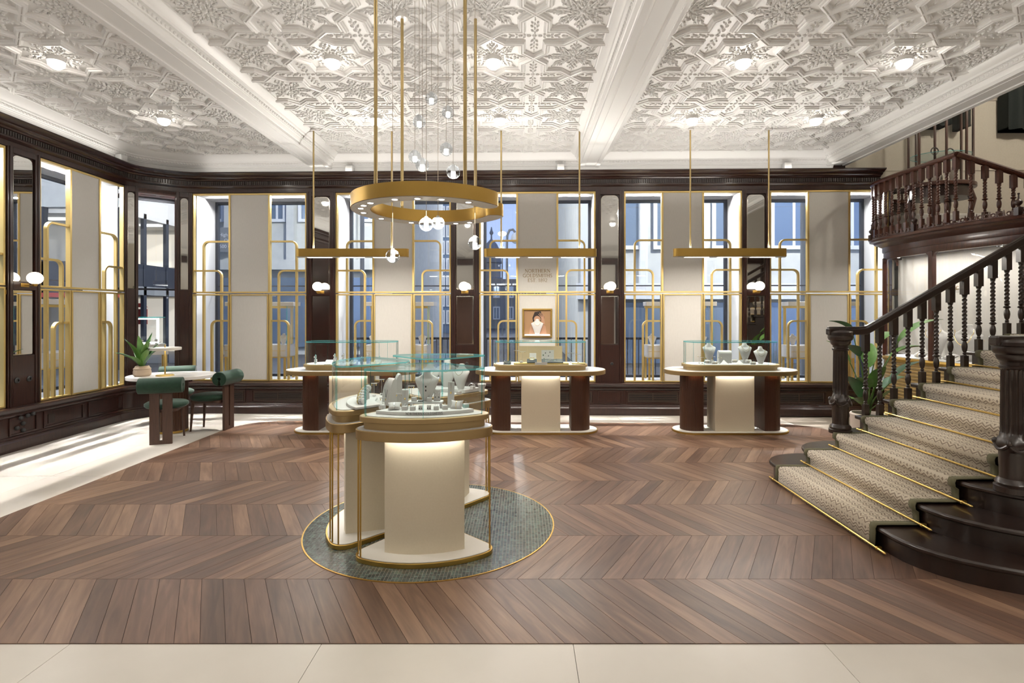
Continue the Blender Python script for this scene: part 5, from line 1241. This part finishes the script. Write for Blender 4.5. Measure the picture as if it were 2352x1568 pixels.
for i in range(3, 36, 4):
    p = GC[i]; q = GC[i+4]; d = strokes_norm(p, q); MB().xf(Matrix.Translation((p[0], p[1], 0)) @ Matrix.Rotation(math.atan2(d[1], d[0]), 4, 'Z')).box(0.02, math.dist(p, q)-.02, .10, .13, 2.385, 2.395).to('top_light', 'led_case', cab)
area('cabinet_strip_light', Matrix.Translation((5.52, 7.2, 2.38)) @ Matrix.Rotation(.08, 4, 'Z'), .05, 1.6, 9, (1, .94, .86)); area('cabinet_strip_light', Matrix.Translation((6.0, 5.95, 2.38)) @ Matrix.Rotation(.75, 4, 'Z'), .05, .9, 6, (1, .94, .86))
def cabp(px, off):
    i = near_idx(px); p = GC[i]; d = strokes_norm(GC[max(0, i-1)], GC[i+1]); return (p[0]-d[1]*off*1.0+0, p[1]+d[0]*off, .967)
for px, off, s_, wn in ((2100, -.30, 1.9, 'left'), (2172, -.28, 1.95, 'right')):
    p = cabp(px, 0); p = (p[0]+.28, p[1], .967)
    bust(p, s_, -PI/2+.35, 'large white necklace bust in the curved cabinet, %s of two' % wn, (CH1,) if wn == 'left' else (CH2,))
for k, px in enumerate((2066, 2090, 2118, 2150, 2165)):
    p = cabp(px, 0); p = (p[0]+.16, p[1], .967)
    if k % 2: pill_cushion(p, 'pale cushion with a bracelet at the front of the curved cabinet, %s from the left' % ('', 'first', '', 'second')[k], -PI/2, .5, 1.9)
    else: ramp(p, 'grey sloping tray at the front of the curved cabinet, %s from the left' % ('first', '', 'second', '', 'third')[k], .14, .14, .06, -PI/2)
t_stand((cabp(2215, 0)[0]+.22, cabp(2215, 0)[1], .967), 'tall earring stand at the right inside the curved cabinet', .28, -PI/2, w=.1)
# ---- balustrade and cresting of the gallery
gb_ = thing('gallery_balustrade', 'reddish wooden barley twist balustrade on top of the curved cabinet', 'balustrade', (0, 0, 0))
RP = crom([(5.50, 8.20), (5.30, 8.12), (5.17, 7.92), (5.13, 7.5), (5.15, 7.0), (5.17, 6.42)], 8); zR = 3.465
RD2 = [(5.17, 6.42, zR), (5.76, 6.22, zR-.30), (6.6, 5.94, zR-.73)]
m = MB(); m.tube([(p[0], p[1], zR) for p in RP], .043, 10, flat=.8); m.tube(RD2, .043, 10, flat=.8); m.to('handrail', 'mahogany_red', gb_, smooth=40)
gbm = baluster_mesh(zR-.03-2.675, 'mahogany_red', .15)
for (p, d) in along(RP[4:], .132): put('baluster', gbm, gb_, (p[0], p[1], 2.675)).rotation_euler = (0, 0, math.atan2(d[1], d[0]))
a_, b_ = RD2[0], RD2[1]; n = 6
for k in range(1, 7):
    u = k*.135/math.dist(a_[:2], b_[:2]); x = a_[0]+(b_[0]-a_[0])*u; y = a_[1]+(b_[1]-a_[1])*u; z = a_[2]+(b_[2]-a_[2])*u; L_ = round(z-.03-2.645, 3)
    MB_ = baluster_mesh(max(.52, L_), 'mahogany_red', .15); put('baluster', MB_, gb_, (x, y, max(2.645, z-.03-max(.52, L_))))
cr = [(p[0], p[1]) for p in GC]
k = 0; CRM = {}
for (p, d) in along(cr[4:44], .062):
    x, y = p[0]+d[1]*.165, p[1]-d[0]*.165; M = Matrix.Translation((x, y, 2.648)) @ Matrix.Rotation(math.atan2(d[1], d[0]), 4, 'Z') @ Matrix.Rotation(PI/2, 4, 'X')
    if k % 2 not in CRM:
      m = MB(); m.tube([(.021*math.cos(2*PI*i/10), .035+.021*math.sin(2*PI*i/10), 0) for i in range(10)], .0075, 5, True)
      m.prism([(-.031, 0), (.031, 0), (.031, .012), (-.031, .012)], -.006, .006)
      m.prism([(.021, .012), (.041, .012), (.036, .05), (.031, .062+.02*(k % 2)), (.026, .05)], -.006, .006); CRM[k % 2] = m.mesh('cresting_piece', 'mahogany_red', 30)
    put('cresting_piece', CRM[k % 2], gb_, (0, 0, 0)).matrix_basis = M; k += 1
for px in (2003+18, 2125, 2344):
    i = near_idx(px); p = GC[i]; d = strokes_norm(GC[max(0, i-1)], GC[min(len(GC)-1, i+1)]); x, y = p[0]+d[1]*.165, p[1]-d[0]*.165
    MB().box(-.03, .03, -.03, .03, 0, .09).lathe([(.028, .09), (.02, .098), (.012, .105), (.03, .125), (.036, .14), (.034, .155), (.02, .17), (.009, .185), (.007, .23), (.012, .235), (.011, .245), (.003, .25)], 16).to('finial', 'mahogany', gb_, smooth=35, loc=(x, y, 2.645))
# ---- bow fronted glass vitrine standing on the gallery
vt = thing('gallery_vitrine', 'bow-fronted glass vitrine on carved legs upstairs behind the balustrade', 'vitrine', (5.90, 7.62, 2.66))
el_ = [(.44*math.cos(2*PI*i/32), .34*math.sin(2*PI*i/32)) for i in range(32)]
MB().prism(el_, .66, .72).to('table_top', 'mahogany_red', vt, smooth=30, bevel=.01); MB().prism(offs(el_, -.05), .52, .66).to('apron', 'mahogany', vt, smooth=30)
for a in (45, 135, 225, 315):
    c, s_ = math.cos(math.radians(a)), math.sin(math.radians(a))
    MB().tube([(.34*c, .27*s_, .62), (.39*c, .31*s_, .48), (.36*c, .29*s_, .3), (.33*c, .26*s_, .12), (.38*c, .30*s_, 0)], [.05, .045, .03, .024, .03], 8).to('leg', 'mahogany_red', vt, smooth=50)
for a in (20, 70, 110, 160, 200, 250, 290, 340):
    c, s_ = .40*math.cos(math.radians(a)), .30*math.sin(math.radians(a)); MB().cbox(c, s_, .72, .022, .022, 1.5).to('post', 'mahogany_red', vt)
MB().wall(offs(el_, -.04), .72, 2.2, True).to('glass_wall', 'glass', vt, smooth=40)
MB().prism(offs(el_, -.05), 1.12, 1.128, mi=1, top=0, bot=0).to('glass_shelf', ['glass_top', 'glass_edge'], vt)
for k, (x, y, z) in enumerate(((-.15, -.1, .722), (.1, -.12, .722), (.0, .05, .722))): MB().lathe([(.04, 0), (.05, .03), (.06, .10), (.045, .17), (.03, .20), (.035, .22)], 16).to('vase', 'pot_white', None, smooth=40, loc=(5.90+x, 7.62+y, 2.66+z), label='pale vase inside the gallery vitrine, %s' % ('left', 'right', 'rear')[k], cat='vase')
for k, (x, y) in enumerate(((-.12, -.05), (.14, .0))): MB().tube([(.05*math.cos(2*PI*i/16), 0, .055+.05*math.sin(2*PI*i/16)) for i in range(16)], .008, 6, True).to('armillary_ring', 'iron', None, smooth=60, loc=(5.90+x, 7.62+y, 3.79), label='dark metal ring standing on the vitrine shelf, %s' % ('left', 'right')[k], cat='ornament')
# ---- dark blinds on the upper wall
for k, (x0_, x1_, z0_, wn) in enumerate(((7.22, 8.3, 4.31, 'at the right edge of the photo'), (6.0, 6.36, 4.37, 'behind the vitrine'), (6.56, 6.64, 4.34, 'right of the vitrine, narrow'))):
    t = thing('window_blind', 'dark gathered blind on the upper wall, %s' % wn, 'blind', (0, 0, 0), 0, 'dark upper blinds'); n = max(6, int((x1_-x0_)/.03))
    pts = [(x0_+(x1_-x0_)*i/n, 8.02+.035*math.sin(i*.9)) for i in range(n+1)]; q = [(p[0], 8.205 if k == 0 else 8.24) for p in reversed(pts)]
    MB().prism(pts+q, z0_, 5.6).to('fabric', 'curtain', t, smooth=60); MB().prism([(p[0], p[1]-.004) for p in pts]+q, z0_, z0_+.03).to('hem', 'curtain', t, smooth=60)

uh = thing('hall_fill_lamp', 'added globe light brightening the upper hall, out of view', 'pendant lamp', (7.2, 5.6, 5.4))  # unseen lamp added to brighten the upper hall walls
MB().ell((0, 0, 0), (.16, .16, .16), 20, 12).to('globe', 'hall_fill', uh, smooth=60); MB().lathe([(.01, .15), (.01, 1.6)], 8).to('rod', 'brass', uh)
# ================================================================ PLANT BEHIND THE STAIRS
bp_ = thing('floor_plant', 'tall leafy plant in a pale pot behind the stair newel', 'plant', (4.15, 6.5, 0))
MB().lathe([(.12, 0), (.15, .06), (.175, .2), (.18, .34), (.185, .36), (.175, .375), (.16, .375), (.16, .33)], 32).to('pot', 'pot_white', bp_, smooth=40); MB().lathe([(.16, .33), (.16, .335)], 24).to('soil', 'soil', bp_)
tips = [(1917, 744, .0), (2152, 742, .02), (2112, 800, -.1), (2108, 838, -.05), (2048, 768, .1), (1905, 790, .1), (1948, 800, -.12), (2030, 850, -.2), (1985, 880, -.15), (1952, 872, -.1), (1960, 918, -.2), (2050, 905, -.12), (2075, 870, .05), (2000, 800, .1)]
for k, (px, py, dy) in enumerate(tips):
    T = Vector(at(px, py, 6.5+dy*1.5))-Vector((4.15, 6.5, 0)); az = math.atan2(T.y, T.x); hor = math.hypot(T.x, T.y)
    L_ = .34 if py < 860 else .26; B = Vector((T.x*.45, T.y*.45, max(.5, T.z-.10-.12*(k % 2)))); d = T-B; el = math.atan2(d.z, math.hypot(d.x, d.y))
    pet = MB().tube([(.02*math.cos(k), .02*math.sin(k), .33), (B.x*.35, B.y*.35, .33+(B.z-.33)*.55), tuple(B)], [.010, .008, .006], 6).to('stem', 'stem', bp_, smooth=60)
    m = MB(); leaf(m, tuple(B), math.atan2(d.y, d.x), el+.35, max(.32, d.length*1.2), .20, .75, 10, .16); m.to('leaf', 'leaf' if k % 3 else 'leaf_dark', bp_, smooth=60)
# ================================================================ STANDS INSIDE THE DISPLAY WINDOWS
def window_stand(M, w, label, extra=0, item=''):
    s = w/1.81; t = thing('window_stand', label, 'display stand', M=M @ Matrix.Translation((0, 0, .509)), group='white and brass window stands')
    x0, x1, y0, y1 = .41*s, 1.40*s, .16, .50
    for x in (x0+.02, x1-.02):
        for y in (y0+.02, y1-.02): MB().cbox(x, y, 0, .032, .032, .35).to('leg', 'brass_bar', t)
    MB().box(x0, x1, y0, y1, .345, .36).to('leg_frame', 'brass_bar', t)
    MB().box(x0, x1, y0, y1, .36, .555).to('drawer_case', 'white_gloss', t, bevel=.003)
    for k in range(2): MB().box(x0+.006, x1-.006, y0-.008, y0-.001, .366+.096*k, .456+.096*k).to('drawer_front', 'white_gloss', t, bevel=.002)
    MB().box(x0+.004, x1-.004, y0-.006, y0-.001, .4565, .4615).to('drawer_gap', 'brass_bar', t)
    for x in (x0+.03, x1-.03): MB().cbox(x, y1-.05, .555, .034, .034, .625).to('upright', 'brass_bar', t)
    MB().box(x0-.02, x1+.10*s, y0+.05, y1-.02, 1.18, 1.245).to('top_shelf', 'white_gloss', t, bevel=.002); MB().box(x0+.0, x1+.0, y1-.07, y1-.03, 1.145, 1.18).to('top_rail', 'brass_bar', t)
    g = MB().box(x1+.02, x1+.024, y0, y1, .555, 1.18).to('glass_side', 'glass', t); MB().box(x1+.018, x1+.026, y0-.004, y0, .555, 1.18).to('glass_edge', 'glass_edge', g)
    if extra == 1: MB().box(x1-.16, x1-.03, y1-.12, y1-.10, .56, .98).to('amber_panel', 'gold_suede', t)
    return t
wl_names = ['beside the corner pilaster', 'behind the leftmost long counter', 'behind the lettered panel', 'left of the rightmost bar pendant', 'nearest the stairs', 'of the left wall window']
for i, W in enumerate(WIN[:6]):
    w_ = (BAY[i][1]-BAY[i][0]) if i < 5 else 1.466
    if i == 2: continue
    window_stand(W.matrix_basis, w_, 'white drawer stand on brass legs inside the window %s' % wl_names[i], 1 if i == 4 else 0)
    for k, x in enumerate((.50, 1.30)):
        p = W.matrix_basis @ Vector((x*w_/1.81, .30, .509+.556)); bust(tuple(p), .75, 0, 'small bust on the %s of the window stand %s' % (('left', 'right')[k], wl_names[i]), (CH1,), group='busts in the windows')
# corner window table with its own glass case
ct = thing('corner_display', 'white drawer table with brass legs in the corner window', 'display table', M=MCW @ Matrix.Translation((.0, 0, .508)))
for x in (-.10, .36):
    for y in (.12, .36): MB().cbox(x, y, 0, .05, .03, .42).to('leg', 'brass_bar', ct)
MB().box(-.14, .40, .08, .40, .42, .535).to('drawer_case', 'white_gloss', ct, bevel=.003); MB().box(-.135, .395, .07, .08, .425, .475).to('drawer_front', 'white_gloss', ct); MB().box(-.135, .395, .07, .08, .482, .53).to('drawer_front', 'white_gloss', ct)
cc = thing('corner_case', 'square glass case of watches on the corner window table', 'display case', M=MCW @ Matrix.Translation((.0, 0, 1.043)))
MB().box(-.11, .37, .10, .38, 0, .05).to('plinth', 'white_gloss', cc, bevel=.004); g = MB(); frame_rect(g, -.06, .30, .05, .45, .018, .34, .352); g.to('light_frame', 'led_case', cc)
MB().wall([(-.10, .11), (.36, .11), (.36, .37), (-.10, .37)], .05, .46, True).to('glass_wall', 'glass', cc); MB().box(-.10, .36, .11, .37, .46, .472).to('glass_lid', 'glass_edge', cc)
for k in range(4): watch(tuple(MCW @ Vector((-.02+.09*k, .22, 1.094))), 'wrist watch in the corner window case, %s from the left' % ('first', 'second', 'third', 'fourth')[k], .6, 1.3, 'silver')

bust(tuple(nf.matrix_basis @ Vector((0, -.034, -.174))), 1.0, 0, 'white necklace bust standing on the ledge of the gold framed picture', (CH1,))
# ================================================================ STREET OUTSIDE
MB().box(-70, 70, 9.35, 160, -.3, -.12).box(-70, -6.75, -40, 9.4, -.3, -.12).to('ground_street', 'asphalt', kind='structure')
PANE = {}
def facade(root, x0, x1, Y, z0, z1, nx, nz, wf=.6, hf=.62, pm='ext_glass', arch=False, inst=False, base=0):
    dx = (x1-x0)/nx; dz = (z1-z0)/nz; key = (round(dx, 3), round(dz, 3), wf, hf, pm)
    if key not in PANE:
        w2, h2 = dx*wf/2, dz*hf/2
        PANE[key] = (frame_rect(MB(), -w2, w2, -h2, h2, .12, -.12, .02).mesh('window_frame', 'ext_pale'), MB().box(-w2+.1, w2-.1, -.05, -.01, -h2+.1, h2-.1).box(-.04, .04, -.08, -.05, -h2+.1, h2-.1, 1).mesh('window_pane', [pm, 'ext_pale']))
    for i in range(nx):
        for j in range(nz):
            f = put('window', PANE[key][0], root, (x0+dx*(i+.5), Y, z0+dz*(j+.5))); put('pane', PANE[key][1], f, (0, 0, 0))
A = thing('stone_office', 'grey stone office building across the street on the left', 'building', (0, 0, 0))
MB().box(-16, -5.3, 22, 36, -.15, 26).to('wall', 'ext_stone', A); facade(A, -15.6, -5.6, 22, 4.6, 22, 8, 5)
for k in range(9): MB().box(-15.75+1.25*k, -15.45+1.25*k, 21.7, 22, 3.4, 24).to('pier', 'ext_stone', A)
for z in (3.3, 8.0, 24): MB().box(-16.1, -5.2, 21.5, 22, z, z+.4).to('string_course', 'ext_stone', A)
MB().box(-15.5, -6, 21.85, 22, .2, 3.0).to('shop_front', 'ext_glass', A)
sg = MB().box(-12.35, -10.9, 21.35, 21.45, 3.98, 4.95).to('letting_board', 'ext_stone_dark', A)
RX = Matrix.Rotation(PI/2, 4, 'X')
for k, (s_, z, x) in enumerate((('High Specific', 4.60, -12.0), ('Offices', 4.37, -11.8), ('500 to 3500', 4.14, -11.98))): font(A, s_, .19, Matrix.Translation((x, 21.34, z)) @ RX, 'reveal_white', 'sign_lettering')
B = thing('glass_tower', 'blue glass office block seen between two pilasters', 'building', (0, 0, 0)); MB().box(-8.2, -4.6, 45, 56, -.15, 10.8).to('wall', 'ext_glass', B); facade(B, -8.1, -4.7, 45, .5, 10.6, 6, 7, .8, .8)
Dm = thing('domed_building', 'dark stone building with a small dome and ball finial', 'building', (-3.45, 60, 0))
MB().box(-3.2, 6, -2, 10, -.15, 5.2).to('wall', 'ext_stone_dark', Dm); MB().lathe([(1.25, 5.0), (1.3, 5.4), (1.05, 5.5), (1.05, 7.0), (1.2, 7.1), (1.2, 7.3)], 20).to('drum', 'ext_stone_dark', Dm, smooth=30)
MB().lathe([(1.1, 7.3), (1.05, 7.9), (.9, 8.6), (.62, 9.2), (.25, 9.6), (.1, 9.75), (.08, 10.2), (.2, 10.35), (.22, 10.5), (.12, 10.7), (.05, 11.1)], 20).to('dome', 'ext_stone_dark', Dm, smooth=40)
facade(Dm, -3, 5.8, -2.02, .4, 5, 6, 2, .5, .6)
Cb = thing('pale_block', 'pale blue grey building across the street on the right', 'building', (0, 0, 0)); MB().box(1.75, 19, 17, 30, -.15, 15).to('wall', 'ext_stone', Cb); facade(Cb, 2.1, 18.6, 17, 2.9, 14.6, 9, 3, .82, .66)
for k in range(10): MB().box(1.95+1.833*k-.12, 1.95+1.833*k+.12, 16.8, 17, 2.4, 15).to('pier', 'ext_pale', Cb)
MB().box(1.7, 19, 16.7, 17, 2.0, 2.5).to('string_course', 'ext_pale', Cb); MB().box(2.2, 18.6, 16.9, 17, .0, 1.9).to('shop_front', 'ext_glass', Cb)
Dl = thing('pale_terrace', 'pale rendered terrace seen through the left wall window', 'building', (0, 0, 0)); MB().box(-30, -19, -14, 14, -.15, 14).to('wall', 'ext_stone', Dl)
for k in range(7):
    for j in range(3):
        f = put('window', PANE[list(PANE)[0]][0], Dl, (-18.98, -12+3.6*k, 3+3.6*j)); f.rotation_euler = (0, 0, PI/2); put('pane', PANE[list(PANE)[0]][1], f, (0, 0, 0))
Sh = thing('lit_shop', 'brightly lit shop and office seen through the corner window', 'building', (-1.3, 0, 0))
MB().box(-13.0, -9.85, 18.2, 18.4, -.15, 9).box(-13.0, -12.9, 15, 18.4, -.15, 9).box(-9.95, -9.85, 15, 18.4, 4.5, 9).to('wall', 'shop_white', Sh); MB().box(-13, -9.85, 15, 18.4, 4.35, 4.5).to('upper_ceiling', 'shop_white', Sh); MB().box(-13, -9.85, 15, 18.4, 2.1, 2.35).to('upper_floor', 'ext_stone_dark', Sh)
for k in range(3):
    for j in range(2): MB().box(-12.6+.95*k, -12.0+.95*k, 15.7+1.2*j, 15.9+1.2*j, 4.3, 4.345).to('tube_light', 'shop_light', Sh)
MB().box(-12.9, -9.95, 18.1, 18.18, 3.1, 4.2).to('glow_panel', 'shop_glow', Sh); MB().box(-12.9, -9.95, 18.0, 18.18, .3, 2.05).to('glow_wall', 'shop_glow', Sh)  # back walls glow themselves, putting the room's light into the surface
MB().box(-13, -9.85, 14.9, 15.1, 4.5, 9).to('upper_front', 'ext_stone', Sh); MB().box(-13, -9.85, 14.85, 15.05, 2.1, 3.0).to('spandrel', 'ext_frame', Sh)
for y in (15.9, 16.9, 17.9): MB().box(-9.95, -9.85, y, y+.12, 0, 4.5).to('mullion', 'ext_frame', Sh)
MB().box(-9.97, -9.87, 15.1, 18.4, 2.1, 3.0).to('spandrel', 'ext_frame', Sh)
for x in (-13, -12.0, -11.0, -10.0): MB().box(x, x+.12, 14.85, 15.0, 0, 4.5).to('mullion', 'ext_frame', Sh)
MB().box(-13, -9.85, 14.5, 15, 2.0, 2.12).to('awning', 'red_paint', Sh); MB().box(-12.2, -11.2, 17.9, 18.0, 1.2, 1.7).to('red_banner', 'red_paint', Sh); MB().box(-11.15, -11.0, 14.7, 14.75, 1.15, 1.4).to('blue_sign', 'blue_paint', Sh)
for k in range(4): MB().lathe([(.03, .12), (.06, .1), (.22, 0), (.2, 0)], 16, (-12.5+.7*k, 16.5, 1.75)).to('red_pendant', 'red_paint', Sh, smooth=40)
lp = thing('street_lamp', 'tall street lamp with a curved arm outside the lettered window', 'street lamp', (-.72, 25, -.12))
MB().tube([(0, 0, 0), (0, 0, 4.9), (.02, 0, 5.3), (.12, 0, 5.52), (.28, 0, 5.55), (.38, 0, 5.42)], .06, 8).to('post', 'ext_stone_dark', lp, smooth=60); MB().lathe([(.05, .3), (.16, .2), (.2, 0), (.12, -.16), (.03, -.2)], 14, (.38, 0, 5.1)).to('lantern', 'ext_pale', lp, smooth=40)
for k, (x, y) in enumerate(((-4.6, 15.5), (6.5, 12.5), (-14.0, 6.0), (-1.5, 40))):  # street lamps added to light the facades
    t = thing('added_street_light', 'added street lamp lighting the facades, %s' % ('left of the stone office', 'before the pale block', 'beyond the left wall', 'far down the street')[k], 'street lamp', (x, y, -.12), 0, 'added street lamps')
    MB().tube([(0, 0, 0), (0, 0, 7.4)], .06, 8).to('post', 'ext_stone_dark', t, smooth=60); MB().ell((0, 0, 7.55), (.3, .3, .16), 16, 8).to('lantern', 'street_fill', t, smooth=60)
rl_ = thing('iron_railing', 'low dark iron railing along the pavement outside the middle windows', 'railing', (0, 12.5, -.12))
m = MB(); [m.cbox(-4.2+.13*k, 0, 0, .018, .018, 1.1) for k in range(60)]; m.to('bars', 'ext_frame', rl_, kind='stuff'); MB().box(-4.25, 3.6, -.02, .02, 1.08, 1.13).to('top_rail', 'ext_frame', rl_)
